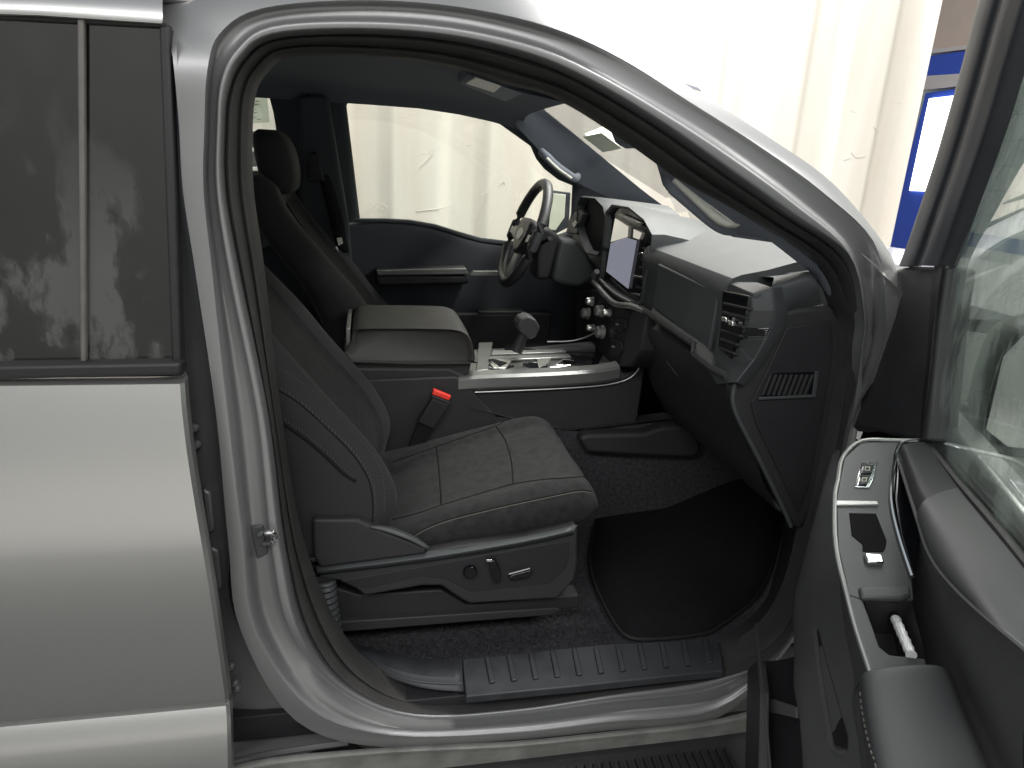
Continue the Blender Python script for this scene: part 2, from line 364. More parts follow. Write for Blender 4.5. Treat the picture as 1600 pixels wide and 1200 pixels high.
# ---- door frame rings
RG = dict(
Si=[(390,300),(388,200),(393,145),(410,112),(450,84),(560,84),(690,97),(800,128),(880,152),(985,217),(1085,288),(1185,347),(1275,413),(1328,500),(1330,560),(1302,660),(1272,800),(1240,930),(1190,1003),(1100,1042),(950,1066),(800,1087),(660,1091),(575,1055),(519,984),(468,850),(434,650),(408,430)],
So=[(354,300),(353,200),(360,140),(382,95),(430,62),(560,54),(700,64),(820,92),(910,130),(1020,195),(1115,262),(1215,332),(1300,400),(1345,500),(1350,560),(1330,650),(1300,800),(1268,930),(1215,1015),(1110,1056),(950,1079),(800,1101),(650,1108),(547,1069),(480,985),(447,850),(422,650),(377,430)],
R2=[(341,300),(341,200),(347,130),(372,80),(425,44),(560,36),(705,46),(835,76),(930,118),(1040,182),(1140,248),(1238,320),(1322,392),(1362,495),(1365,560),(1350,650),(1320,800),(1290,935),(1235,1030),(1115,1075),(950,1096),(800,1116),(640,1122),(530,1078),(457,985),(427,850),(405,650),(361,430)],
R1=[(327,300),(328,200),(333,120),(356,64),(418,26),(560,16),(710,26),(850,58),(950,104),(1060,168),(1165,234),(1262,306),(1345,380),(1380,480),(1385,560),(1370,650),(1340,800),(1305,940),(1250,1045),(1118,1093),(950,1114),(800,1132),(625,1138),(508,1093),(430,985),(405,850),(384,650),(346,430)],
R0b=[(317,300),(318,200),(322,110),(340,50),(408,10),(560,-2),(715,8),(858,40),(970,90),(1078,158),(1185,226),(1285,298),(1370,372),(1400,470),(1408,560),(1392,650),(1360,800),(1325,950),(1262,1062),(1120,1109),(950,1129),(800,1146),(610,1150),(484,1108),(397,985),(378,850),(354,650),(331,430)],
R0=[(286,300),(280,200),(270,90),(258,-5),(390,-60),(560,-50),(720,-40),(868,10),(985,78),(1095,147),(1205,217),(1305,290),(1392,395),(1420,470),(1430,560),(1412,650),(1380,800),(1342,960),(1275,1080),(1122,1122),(950,1142),(800,1157),(600,1168),(462,1126),(376,985),(357,850),(338,650),(306,430)])
for k_, v_ in dict(Si=((1282,413),(1318,495),(1316,555)), So=((1313,402),(1335,493),(1331,550)), R2=((1326,396),(1350,490),(1346,550)), R1=((1342,388),(1364,485),(1360,550)), R0b=((1367,378),(1384,474),(1376,550)), R0=((1392,398),(1402,462),(1392,552))).items():
    for i_, p_ in zip((12, 13, 14), v_): RG[k_][i_] = p_
YR = dict(Si=.145, So=.105, R2=.064, R1=.088, R0b=.050, R0=.054)
for k_, d_ in (('R2', 6), ('R1', 10), ('R0b', 14), ('R0', 18)):
    for i in (15, 16, 17, 18): RG[k_][i] = (RG['So'][i][0]+d_*.25, RG['So'][i][1]+(d_*.5 if i == 18 else 0))
rings = {}
for k_, pts in RG.items():
    yy = YR[k_]; L = []
    for i, (a, b2) in enumerate(pts):
        Yv = yy
        if 18 <= i <= 23:      # sill: a roll facing up
            Yv = {'Si': .15, 'So': .115, 'R2': .098, 'R1': .062, 'R0b': .052, 'R0': .064}[k_]
        if 3 <= i <= 7 and k_ == 'R0': Yv = .12
        if 3 <= i <= 7 and k_ == 'R0b': Yv = .07
        if 8 <= i <= 12 and k_ == 'R0': Yv = .13
        if 8 <= i <= 12 and k_ == 'R0b': Yv = .085
        L.append(at(a, b2, Y=Yv))
    rings[k_] = smooth_curve(L, 5, True)
def mid(a, b2, t, u): return [Vector((p.x+(q.x-p.x)*t, p.y+(q.y-p.y)*u, p.z+(q.z-p.z)*t)) for p, q in zip(rings[a], rings[b2])]
frows = [rings['So'], mid('So', 'R2', .22, .85), mid('So', 'R2', .5, .99), rings['R2'], mid('R2', 'R1', .16, .12), mid('R2', 'R1', .4, .82), rings['R1'], mid('R1', 'R0b', .5, .06), mid('R1', 'R0b', .72, .82), mid('R1', 'R0b', .9, .98), rings['R0b'], mid('R0b', 'R0', .5, .4), rings['R0']]
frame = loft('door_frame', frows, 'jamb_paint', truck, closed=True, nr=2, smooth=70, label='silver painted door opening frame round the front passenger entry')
# seal: a rubber bulb between So and Si
mid1 = [a.lerp(b2, .25)+Vector((0, -.022, 0)) for a, b2 in zip(rings['So'], rings['Si'])]
mid2 = [a.lerp(b2, .48)+Vector((0, -.016, 0)) for a, b2 in zip(rings['So'], rings['Si'])]
mid25 = [a.lerp(b2, .56)+Vector((0, .004, 0)) for a, b2 in zip(rings['So'], rings['Si'])]
mid3 = [a.lerp(b2, .75)+Vector((0, -.012, 0)) for a, b2 in zip(rings['So'], rings['Si'])]
back = [p+Vector((0, .05, 0)) for p in rings['Si']]
seal = loft('door_seal', [rings['So'], mid1, mid2, mid25, mid3, rings['Si'], back], 'rubber', truck, closed=True, nr=3, smooth=60, label='thick dark rubber seal lining the door opening')

# ---- B pillar recess behind the rear door edge
NS = len(rings['R0'])//28
idx = [1*5, 0] + [i*5 for i in (27, 26, 25, 24)]
pl_in = [at(276, 60, Y=.05)]+[rings['R0'][i] for i in idx]+[at(540, 1152, Y=.07), at(600, 1172, Y=.07)]
pl_out = [at(a, b2, Y=.17) for a, b2 in ((240, 60), (244, 200), (250, 300), (260, 430), (276, 650), (302, 850), (322, 985), (330, 1126), (334, 1170), (338, 1222))]
pl_out = pl_out[:len(pl_in)-1]+[pl_out[-1]]
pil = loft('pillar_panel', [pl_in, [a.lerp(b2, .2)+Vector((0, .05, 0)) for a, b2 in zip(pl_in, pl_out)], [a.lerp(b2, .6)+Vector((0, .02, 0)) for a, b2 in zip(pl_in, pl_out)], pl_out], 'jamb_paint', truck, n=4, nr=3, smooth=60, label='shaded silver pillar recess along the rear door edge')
for (a, b2) in ((304, 668), (308, 694), (362, 1040), (368, 1066), (371, 1074)):
    c = at(a, b2, Y=.135); lathe('bolt', c, (0, -1, 0), [(.0085, 0), (.0085, .005), (.005, .009), (.0005, .0095)], 'jamb_paint', pil, seg=10)
tube('pressed_fold', smooth_curve([at(352, 1192, Y=.15), at(420, 1178, Y=.13), at(500, 1166, Y=.12), at(545, 1160, Y=.11)], 4), .007, 'jamb_paint', pil, seg=8)
# hinge knuckles low on the pillar
for (a, b2) in ((318, 760), (330, 850)):
    prism('hinge_leaf', [at(a, b2, Y=.14), at(a+14, b2+6, Y=.14), at(a+20, b2+64, Y=.14), at(a+8, b2+70, Y=.14)], (0, -.012, 0), 'jamb_paint', pil, bevel=.005)
# striker
sc = at(404, 842, Y=.088)
st = prism('door_striker', [at(392, 822, Y=.088), at(412, 818, Y=.088), at(420, 862, Y=.088), at(402, 872, Y=.088)], (0, -.006, 0), 'satin_dark', frame)
pth = smooth_curve([at(402, 836, Y=.085), at(410, 834, Y=.05), at(424, 832, Y=.045), at(430, 838, Y=.05), at(424, 848, Y=.055), at(408, 850, Y=.085)], 4)
tube('striker_loop', pth, .0045, 'chrome', frame, seg=8)

# ---- rear door (outer)
ZB, ZC = at(100, 590, Y=0).z, at(175, 1118, Y=-.02).z
zs = [1.352, 1.340, 1.325, 1.28, 1.20, 1.12, 1.05, 1.02, .99, .92, .84, .76, .70, .690, .689, .683, .682, .66, .62, .55, .50]
yp = [.035, .012, .0, -.008, -.016, -.0225, -.0265, -.0275, -.0275, -.0245, -.0175, -.006, .003, .006, .018, .018, .010, .001, -.009, -.018, -.020]
edge = [(277,588),(279,593),(281,600),(284,640),(291,700),(300,760),(309,815),(313,838),(317,862),(326,915),(335,975),(344,1035),(351,1085),(352,1094),(352,1095),(353,1102),(353,1103),(354,1118),(355,1150),(356,1200),(356,1245)]
rows = []
for z, yv, (ex, ey) in zip(zs, yp, edge):
    e = at(ex, ey, Y=yv); row = []
    for j in range(9):
        t = j/8
        row.append(Vector((e.x-1.1*(1-t), yv+.012*(1-t)**2, z if False else e.z+ (0.0))))
    row[-1] = e
    row.append(e+Vector((.006, .006, 0))); row.append(e+Vector((.006, .03, 0)))
    rows.append(row)
rd = loft('rear_door', rows, 'silver_paint', truck, nr=1, smooth=30, label='closed silver rear door with dark tinted glass')
wm = prism('belt_molding', [at(-120, 574, Y=.006), at(281, 567, Y=.006), at(283, 587, Y=.006), at(-120, 597, Y=.006)], (0, .05, 0), 'black_rubber', rd, bevel=.006)
gl = prism('window_glass', [at(-120, 30, Y=.062), at(262, 40, Y=.062), at(284, 572, Y=.034), at(-120, 584, Y=.034)], (0, .006, 0), 'privacy_glass', rd, bevel=0, label='tinted rear door glass with paler mottled patches')
prism('window_divider', [at(120, 28, Y=.050), at(131, 28, Y=.050), at(134, 566, Y=.024), at(125, 566, Y=.024)], (0, .012, 0), 'divider_strip', rd, bevel=.003)
prism('glass_run', [at(248, 40, Y=.052), at(264, 40, Y=.052), at(284, 572, Y=.024), at(268, 572, Y=.024)], (0, .03, 0), 'black_rubber', rd, bevel=.004)
prism('window_header', [at(-120, 14, Y=.055), at(262, 36, Y=.055), at(262, 44, Y=.055), at(-120, 24, Y=.055)], (0, .04, 0), 'black_rubber', rd, bevel=.004)
box('inner_panel', (-1.0, .06, .7), (-.36, .12, 1.30), 'deep_plastic', rd)
# roof rail above the rear door
rr = loft('roof_rail', [trace([(-150, 20), (60, 26), (252, 38)], Y=.052), trace([(-150, 12), (60, 19), (254, 32)], Y=.045), trace([(-150, -20), (60, -14), (254, -4)], Y=.06), trace([(-150, -60), (60, -55), (256, -50)], Y=.11)], 'silver_paint', truck, nr=3, smooth=50)

# ---- roof skin and headliner
def rz(x): return 1.955 - .07*max(0, (x-.1)/.55)**2
rows = []
for yv, dz in ((.10, -.06), (.16, -.015), (.35, .0), (1.0, .012), (1.6, .0), (1.84, -.03), (1.9, -.09)):
    rows.append([Vector((x, max(yv, .10+max(0, x-.05)*.30), rz(x)+dz-(max(0, x-.1)*.10 if yv < .3 else 0))) for x in (-1.7, -1.2, -.7, -.3, 0, .15, .28, .40, .50)])
roof = loft('roof', rows, 'silver_paint', truck, nr=2, smooth=50, solid=.01)
rows = []
for yv, dz in ((.13, -.075), (.17, -.062), (.3, -.055), (1.0, -.045), (1.55, -.055), (1.68, -.075), (1.74, -.11)):
    rows.append([Vector((x, yv, rz(x)+dz)) for x in (-1.7, -1.2, -.7, -.3, 0, .2, .35, .48, .60)])
hl = loft('headliner', rows, 'headliner', truck, nr=3, smooth=60, label='dark grey cloth headliner')
def ceil_z(px, py, dz=0): return at(px, py, Z=1.858+dz)
lampo = [ceil_z(a, b2) for a, b2 in ((727, 130), (752, 120), (830, 135), (780, 154))]
oc = prism('overhead_console', [ceil_z(*p) for p in ((716, 132), (745, 116), (848, 134), (790, 160))], (0, 0, .03), 'trim_grey', truck, bevel=.008)
for q in (((728, 131), (742, 123), (786, 133), (772, 145)), ((746, 122), (756, 121), (806, 134), (792, 137))):
    prism('map_lamp', [ceil_z(a, b2, -.006) for a, b2 in q], (0, 0, .006), 'light_plastic', oc, bevel=.002)

# ---- rear bulkhead and rear floor (closes the cabin)
box('rear_bulkhead', (-1.76, .05, .5), (-1.70, 1.85, 1.9), 'trim_grey', truck)
box('rear_bench', (-1.68, .2, .62), (-1.15, 1.65, 1.0), 'fabric', truck, bevel=.05)

# ---- far side: driver door trim with the window opening
win = [(541,165),(548,153),(600,155),(680,163),(735,171),(768,184),(800,207),(829,228),(838,248),(851,264),(873,281),(895,290),(893,335),(885,362),(850,374),(790,376),(750,371),(715,361),(680,350),(640,343),(600,341),(562,341)]
out = [(470,140),(485,92),(600,80),(690,90),(760,100),(800,112),(828,140),(862,186),(900,214),(936,246),(982,284),(1030,324),(1040,350),(930,374),(852,381),(790,382),(750,377),(715,367),(680,356),(640,349),(600,347),(500,349)]
def cen(p, q, t): return (p[0]+(q[0]-p[0])*t, p[1]+(q[1]-p[1])*t)
rowsW = [trace(win, Y=1.82), trace(win, Y=1.79), trace([cen(a, b2, .12) for a, b2 in zip(win, out)], Y=1.765), trace([cen(a, b2, .3) for a, b2 in zip(win, out)], Y=1.755), [at(p[0], p[1], Y=1.70 if i < 13 else 1.752) for i, p in enumerate(out)]]
dd = loft('driver_door', rowsW, 'trim_shaded_dark', truck, closed=True, nr=2, smooth=45, label='closed driver door and window surround on the far side')
prism('window_glass', trace(win, Y=1.81), (0, .005, 0), 'clear_glass', dd, bevel=0, label='clear driver door glass with the white wall behind')
# far rear window
win2 = [(300,140),(360,140),(408,141),(420,149),(427,175),(432,205),(431,240),(428,300),(424,345),(360,347),(300,347)]
out2 = [(300,85),(380,85),(440,85),(485,92),(480,150),(475,205),(478,260),(480,310),(480,362),(380,400),(300,400)]
rw = loft('far_rear_door', [trace(win2, Y=1.82), trace(win2, Y=1.79), trace([cen(a, b2, .25) for a, b2 in zip(win2, out2)], Y=1.76), trace(out2, Y=1.70)], 'trim_shaded_dark', truck, closed=True, smooth=45)
prism('window_glass', trace(win2, Y=1.815), (0, .005, 0), 'clear_glass', rw, bevel=0)
prism('outside_mirror', trace([(860, 297), (892, 301), (889, 355), (868, 366), (852, 362)], Y=1.95), (0, .02, 0), 'trim_shaded_dark', dd, bevel=.004)
prism('mirror_face', trace([(863, 302), (884, 304), (882, 340), (868, 360), (857, 358)], Y=1.945), (0, .004, 0), 'sticker_mirror_pale', dd, bevel=.001)  # flat pale colour painted in for the wall this mirror reflects
# far side lower wall
belt_y = {200: 346, 380: 346, 480: 346, 560: 345, 600: 345, 640: 347, 680: 354, 715: 365, 750: 375, 790: 380, 850: 378, 900: 372, 1000: 372, 1100: 400, 1250: 420}
rows = []
for dy, Yv in ((0, 1.80), (3, 1.762), (9, 1.745), (26, 1.738), (60, 1.735), (110, 1.73), (200, 1.74), (480, 1.745)):
    rows.append([at(px, py+dy, Y=Yv) for px, py in belt_y.items()])
lw_ = loft('door_trim', rows, 'trim_shaded_dark', dd, n=2, nr=2, smooth=50)
# armrest ledge of driver door with satin cap
prism('armrest', [at(586, 430, Y=1.655), at(728, 430, Y=1.655), at(733, 444, Y=1.655), at(590, 448, Y=1.655)], (0, .09, 0), 'dark_plastic', dd, bevel=.012)
prism('armrest_cap', [at(588, 423, Y=1.65), at(728, 419, Y=1.65), at(734, 429, Y=1.65), at(590, 431, Y=1.65)], (0, .09, 0), 'satin_rail', dd, bevel=.004)
prism('door_pull', [at(740, 424, Y=1.63), at(790, 424, Y=1.63), at(792, 431, Y=1.63), at(735, 431, Y=1.63)], (0, .03, 0), 'satin_trim', dd, bevel=.002)
prism('pocket_edge', [at(748, 487, Y=1.64), at(820, 487, Y=1.64), at(822, 491, Y=1.64), at(748, 491, Y=1.64)], (0, .06, 0), 'satin_dark', dd, bevel=.002)
box('map_pocket', (.10, 1.64, .80), (.75, 1.72, at(780, 490, Y=1.64).z), 'dark_plastic', dd, bevel=.01)
# b pillar far + belt
bp = prism('belt_pillar', [at(466, 150, Y=1.66), at(512, 150, Y=1.66), at(545, 350, Y=1.66), at(556, 480, Y=1.66), at(470, 480, Y=1.66)], (0, .08, 0), 'trim_shaded_dark', truck, bevel=.015)
bl = loft('belt_webbing', [trace([(482, 275), (497, 278), (512, 330), (528, 395)], Y=1.62), trace([(505, 275), (516, 278), (532, 330), (546, 395)], Y=1.63)], 'webbing', bp, n=4, smooth=60, solid=.002)
prism('belt_anchor', [at(484, 240, Y=1.64), at(496, 238, Y=1.64), at(508, 282, Y=1.64), at(482, 284, Y=1.64)], (0, -.02, 0), 'deep_plastic', bp, bevel=.005)
prism('belt_latch', [at(516, 388, Y=1.60), at(526, 384, Y=1.60), at(531, 398, Y=1.60), at(524, 402, Y=1.60)], (0, -.006, 0), 'chrome', bp, bevel=.001)
prism('latch_cap', [at(526, 372, Y=1.60), at(534, 371, Y=1.60), at(536, 380, Y=1.60), at(529, 384, Y=1.60)], (0, -.006, 0), 'light_plastic', bp, bevel=.001)
# far A pillar grab handle
def grab(name, pts, Yo, dy, r, parent, mtl='trim_grey', cap=None):
    p = smooth_curve([at(a, b2, Y=Yo+(dy if i in (1, 2, 3) else 0)) for i, (a, b2) in enumerate(pts)], 5)
    return tube(name, p, r, mtl, parent, seg=12, flat=1.3, smooth=60)
ap = loft('far_pillar_trim', [trace([(800, 116), (833, 157), (870, 187), (930, 236), (1000, 294), (1040, 324)], Y=1.62), trace([(818, 150), (836, 165), (875, 210), (925, 262), (985, 308), (1030, 328)], Y=1.66), trace([(805, 195), (836, 228), (868, 262), (915, 292), (975, 318), (1020, 335)], Y=1.70)], 'trim_grey', truck, n=3, nr=3, smooth=60)
grab('grab_handle', [(846, 238), (852, 243), (872, 262), (896, 278), (903, 276)], 1.66, -.05, .013, ap)
tube('handle_insert', smooth_curve([at(854, 247, Y=1.593), at(872, 264, Y=1.593), at(893, 279, Y=1.593)], 4), .006, 'light_plastic', ap, seg=8)

# ---- windshield
wsr = []
for yv in (.46, .7, 1.0, 1.3, 1.72):
    b = 1-((yv-1.0)/.8)**2
    wsr.append([Vector((.56+.02*b, yv, 1.895)), Vector((.80+.04*b, yv, 1.765)), Vector((1.05+.06*b, yv, 1.62)), Vector((1.30+.08*b, yv, 1.47))])
wsx = loft('windshield', wsr, 'clear_glass', truck, n=2, nr=3, smooth=60, label='clear windshield above the dashboard')
def on_ws(px, py, off=.004):   # point on the windshield plane
    p0, p1 = Vector((.83, 1.0, 1.757)), Vector((1.10, 1.0, 1.62)); d = (p1-p0).normalized(); nrm = Vector((d.z, 0, -d.x))
    return at(px, py, pl=(p0+nrm*off*(1 if nrm.z < 0 else -1), nrm))
prism('inspection_sticker', [on_ws(911, 214), on_ws(940, 208), on_ws(972, 232), on_ws(942, 238)], (0, 0, .001), 'sticker_mirror_pale', wsx, bevel=0, label='grey paper sticker inside the windshield')
# near A pillar trim and visor
ina = [(715,105,.19),(790,131,.22),(857,147,.34),(900,170,.34),(932,190,.34),(958,204,.34),(961,222,.34),(985,221,.33),(1024,250,.32),(1036,290,.30),(1072,320,.28),(1130,361,.26),(1195,370,.24),(1263,423,.2),(1300,470,.18)]
outa = [(700,98,.16),(780,121,.16),(830,136,.16),(870,149,.16),(900,163,.16),(930,182,.16),(950,195,.16),(985,217,.16),(1030,249,.16),(1060,270,.16),(1110,304,.16),(1160,333,.16),(1210,363,.16),(1285,420,.16),(1326,500,.16)]
ra, rb = trace(ina), trace(outa)
apn = loft('near_pillar_trim', [rb, [a.lerp(b2, .5)+Vector((0, -.012, 0)) for a, b2 in zip(ra, rb)], ra, [p+Vector((.025, .0, -.012)) for p in ra]], 'trim_grey', truck, nr=3, smooth=50, label='dark grey windshield pillar trim beside the passenger')
grab('grab_handle', [(1046, 276), (1056, 288), (1090, 318), (1128, 348), (1150, 352)], .27, -.03, .017, apn)
loft('handle_insert', [trace([(1060, 274), (1092, 300), (1136, 338), (1160, 348)], Y=.20), trace([(1054, 280), (1084, 307), (1128, 346), (1156, 352)], Y=.197), trace([(1050, 284), (1080, 313), (1122, 351), (1150, 356)], Y=.203)], 'light_plastic', apn, n=3, solid=.006, smooth=60)

# ---- hood and cowl
hr = []
for yv, dz in ((.02, -.14), (.06, -.05), (.16, -.01), (.45, .0), (.52, .03), (1.0, .04), (1.48, .03), (1.55, 0), (1.86, -.01), (1.96, -.06)):
    hr.append([Vector((x, yv, z+dz)) for x, z in ((1.42, 1.405), (1.8, 1.40), (2.2, 1.37), (2.6, 1.32), (2.78, 1.22))])
hood = loft('hood', hr, 'silver_paint', truck, n=3, nr=2, smooth=50, label='silver hood beyond the windshield')
box('cowl', (1.26, .15, 1.30), (1.46, 1.8, 1.40), 'deep_plastic', truck)
# front fender behind the open door
fd = loft('front_fender', [trace([(1345, 395), (1378, 420), (1390, 470), (1395, 560)], Y=.06), [Vector((1.2, .04, 1.40)), Vector((1.25, .03, 1.3)), Vector((1.3, .0, 1.1)), Vector((1.3, .0, .9))], [Vector((1.7, .03, 1.38)), Vector((1.7, 0, 1.3)), Vector((1.7, -.02, 1.1)), Vector((1.7, -.02, .9))]], 'silver_paint', truck, nr=3, smooth=60)

# ------------------------------------------------------------------ dashboard
dash = loft('dashboard', [[Vector((x, yv, z)) for x, z in ((.96, .98), (.86, 1.15), (.80, 1.26), (.83, 1.32), (.84, 1.40), (.86, 1.45), (.92, 1.478), (1.05, 1.492), (1.28, 1.485), (1.32, 1.40))] for yv in (.24, .5, .8, 1.0, 1.2, 1.5, 1.72)], 'dash_plastic', truck, smooth=35, label='grey dashboard with stacked panels')
# passenger pad (upper glovebox)
pad_prof = [(.805, 1.275), (.797, 1.33), (.79, 1.405), (.787, 1.42), (.789, 1.445), (.80, 1.462), (.82, 1.470), (.88, 1.482), (1.0, 1.515), (1.06, 1.50), (1.06, 1.27)]
pad = loft('passenger_pad', [[Vector((x-.02*(.8-yv)/.5*.6, yv, z)) for x, z in pad_prof] for yv in (.262, .27, .4, .6, .79, .80)], 'dash_plastic', dash, cap=True, smooth=32)
fp = prism('glovebox_lid', [at(1028, 412, X=.778), at(1122, 457, X=.776), at(1106, 550, X=.776), at(1020, 480, X=.782)], (.012, 0, 0), 'dash_plastic', dash, bevel=.004)
# satin ledge under the pad
lp = [at(1000, 481, X=.775), at(1014, 490, X=.77), at(1085, 538, X=.762), at(1083, 553, X=.762), at(1113, 577, X=.762), at(1135, 588, X=.766)]
tube('satin_ledge', lp, .0065, 'satin_dark', dash, seg=6, flat=1.4, smooth=40)
sh = prism('shelf_step', [at(1014, 492, X=.768), at(1085, 540, X=.762), at(1083, 556, X=.762), at(1113, 580, X=.762), at(1118, 540, X=.79), at(1020, 478, X=.79)], (.03, 0, 0), 'dark_plastic', dash, bevel=.004)
# vent housing at the passenger end
XE = .778
E0 = [at(a, b2, X=XE) for a, b2 in ((1127, 441), (1126, 456), (1125, 490), (1121, 520), (1116, 548), (1106, 578))]
E1 = [at(a, b2, X=XE) for a, b2 in ((1174, 458), (1175, 484), (1166, 511), (1153, 530), (1140, 566), (1120, 600))]
E2 = [at(a, b2, Y=.135) for a, b2 in ((1207, 450), (1210, 484), (1205, 510), (1197, 528), (1178, 562), (1150, 597))]
E3 = [at(a, b2, Y=.15) for a, b2 in ((1222, 448), (1226, 484), (1222, 512), (1212, 532), (1192, 566), (1162, 602))]
vh = loft('vent_housing', [[p+Vector((.05, .03, 0)) for p in E0], E0, E1, E2, E3, [p+Vector((.06, .05, 0)) for p in E3]], 'dash_plastic', dash, smooth=25, bevel=.004)
prism('housing_top', [at(1127, 437, X=.786), at(1172, 437, X=.86), at(1209, 449, Y=.14), at(1176, 459, X=XE-.001)], (.004, .0, -.012), 'dash_plastic', dash, bevel=.003)
vo = [at(a, b2, X=.774) for a, b2 in ((1128, 452), (1170, 462), (1163, 505), (1141, 562), (1121, 542), (1126, 500))]
av = prism('air_vent', vo, (.03, 0, 0), 'gloss_black', dash, bevel=.004)
for i in range(6):
    y0 = 472+i*14
    L_, R_ = 1129-i*1.2, 1169-i*4.6
    prism('vent_slat', [at(L_, y0, X=.769), at(R_, y0+9, X=.769), at(R_, y0+13, X=.769), at(L_, y0+4, X=.769)], (.012, 0, 0), 'deep_plastic', dash, bevel=.0015)
for a, b2 in ((1130, 498), (1140, 504)):
    prism('vent_toggle', [at(a-3.5, b2-4, X=.762), at(a+4, b2-2, X=.762), at(a+4, b2+6, X=.762), at(a-3, b2+3, X=.762)], (.01, 0, 0), 'chrome', dash, bevel=.002)
# side strips on the end cap
def onside(u, v, o=.0012):     # u along the facet, v row index on the end facet
    i = min(int(v), 4); t = v-i
    p = E1[i].lerp(E1[i+1], t).lerp(E2[i].lerp(E2[i+1], t), u); return p+Vector((-.35, -.94, 0))*o
def strip(name, v0, v1, u0, u1, mtl, o=.002):
    return prism(name, [onside(u0, v0, o), onside(u1, v0, o), onside(u1, v1, o), onside(u0, v1, o)], (.003, .003, 0), mtl, dash, bevel=.001)
strip('satin_strip', 1.03, 1.93, .04, .97, 'satin_dark')
strip('ribbed_strip', 2.02, 2.95, .04, .97, 'gloss_black')
for i in range(5): strip('rib', 2.12+i*.17, 2.19+i*.17, .3, .93, 'satin_trim', .0032)
strip('satin_strip', 3.03, 3.95, .04, .97, 'satin_dark')
# cap to the right of the housing
loft('end_cap', [trace([(1184, 433), (1225, 430), (1262, 423), (1282, 428)], Y=.28), trace([(1208, 433), (1235, 429), (1262, 424), (1275, 432)], Y=.20), trace([(1206, 446), (1235, 438), (1264, 430), (1276, 438)], Y=.158), trace([(1208, 456), (1237, 450), (1268, 442), (1278, 446)], Y=.150), trace([(1216, 484), (1240, 470), (1270, 458), (1280, 456)], Y=.156), trace([(1222, 492), (1244, 484), (1272, 478), (1284, 476)], Y=.175)], 'dash_plastic', dash, n=3, nr=3, smooth=50)
# lower glovebox
gb = loft('lower_glovebox', [[Vector((x, yv, z)) for x, z in ((.80, 1.262), (.785, 1.25), (.79, 1.22), (.83, 1.15), (.88, 1.02), (.94, .93), (1.12, .82), (1.25, .80))] for yv in (.17, .20, .3, .5, .7, .82, .84)], 'dark_plastic', dash, nr=1, smooth=45)
tube('glovebox_edge', [at(1042, 565, X=.82), at(1060, 588, X=.835)], .003, 'satin_dark', dash, seg=6)
# kick panel / dash end
kp = [(1213,488),(1250,482),(1300,478),(1328,520),(1330,560),(1308,660),(1280,780),(1252,828),(1240,822),(1222,790),(1160,668),(1148,640),(1144,608),(1168,574),(1200,530)]
kick = prism('kick_panel', trace(kp, Y=.165), (0, .04, 0), 'dark_plastic', truck, bevel=.010, seg=4, label='dark panel closing the dashboard end with a slatted grille')
kin = [(1228,512),(1296,500),(1300,545),(1285,640),(1262,760),(1246,800),(1180,660),(1172,628),(1192,590)]
prism('kick_inset', trace(kin, Y=.163), (0, -.004, 0), 'deep_plastic', kick, bevel=.003)
tube('edge_bead', smooth_curve(trace([(1210, 496), (1188, 545), (1160, 583), (1146, 610), (1150, 645), (1185, 715), (1222, 790), (1236, 822)], Y=.165), 5), .0055, 'dash_plastic', kick, seg=8)
gpl = [(1206,583),(1278,581),(1272,617),(1189,621)]
sg = prism('side_grille', trace(gpl, Y=.157), (0, .004, 0), 'gloss_black', kick, bevel=.001)
for i in range(9):
    a = 1203+i*8.2
    prism('grille_slat', trace([(a, 586), (a+4, 586), (a-8.5, 618), (a-12.5, 618)], Y=.153), (0, .005, 0), 'dark_plastic', kick, bevel=.001)
prism('grille_frame', trace([(1274, 580), (1280, 580), (1275, 621), (1186, 625), (1187, 621), (1270, 617)], Y=.153), (0, .004, 0), 'dash_plastic', kick, bevel=.001)

# ---- instrument cluster
cl = [at(a, b2, X=.80) for a, b2 in ((906, 318), (912, 306), (936, 308), (950, 322), (954, 345), (950, 388), (940, 402), (922, 398), (914, 380), (905, 352))]
cc = sum(cl, Vector())/len(cl)
ic = loft('instrument_hood', [[p+Vector((.26, 0, -.02)) for p in cl], [p.copy() for p in cl], [p.lerp(cc, .12)+Vector((.004, 0, 0)) for p in cl], [p.lerp(cc, .16)+Vector((.014, 0, 0)) for p in cl]], 'dash_plastic', dash, closed=True, nr=2, smooth=45)
prism('instrument_display', [p.lerp(cc, .13)+Vector((.011, 0, 0)) for p in cl], (.01, 0, 0), 'cluster_display', dash, bevel=0)
prism('light_switch_pod', [at(a, b2, X=.79) for a, b2 in ((884, 364), (888, 346), (897, 332), (906, 327), (911, 334), (905, 350), (901, 367))], (.06, 0, 0), 'dash_plastic', dash, bevel=.006)
prism('pod_knob', [at(a, b2, X=.782) for a, b2 in ((893, 350), (898, 344), (902, 348), (897, 356))], (.01, 0, 0), 'satin_trim', dash, bevel=.002)
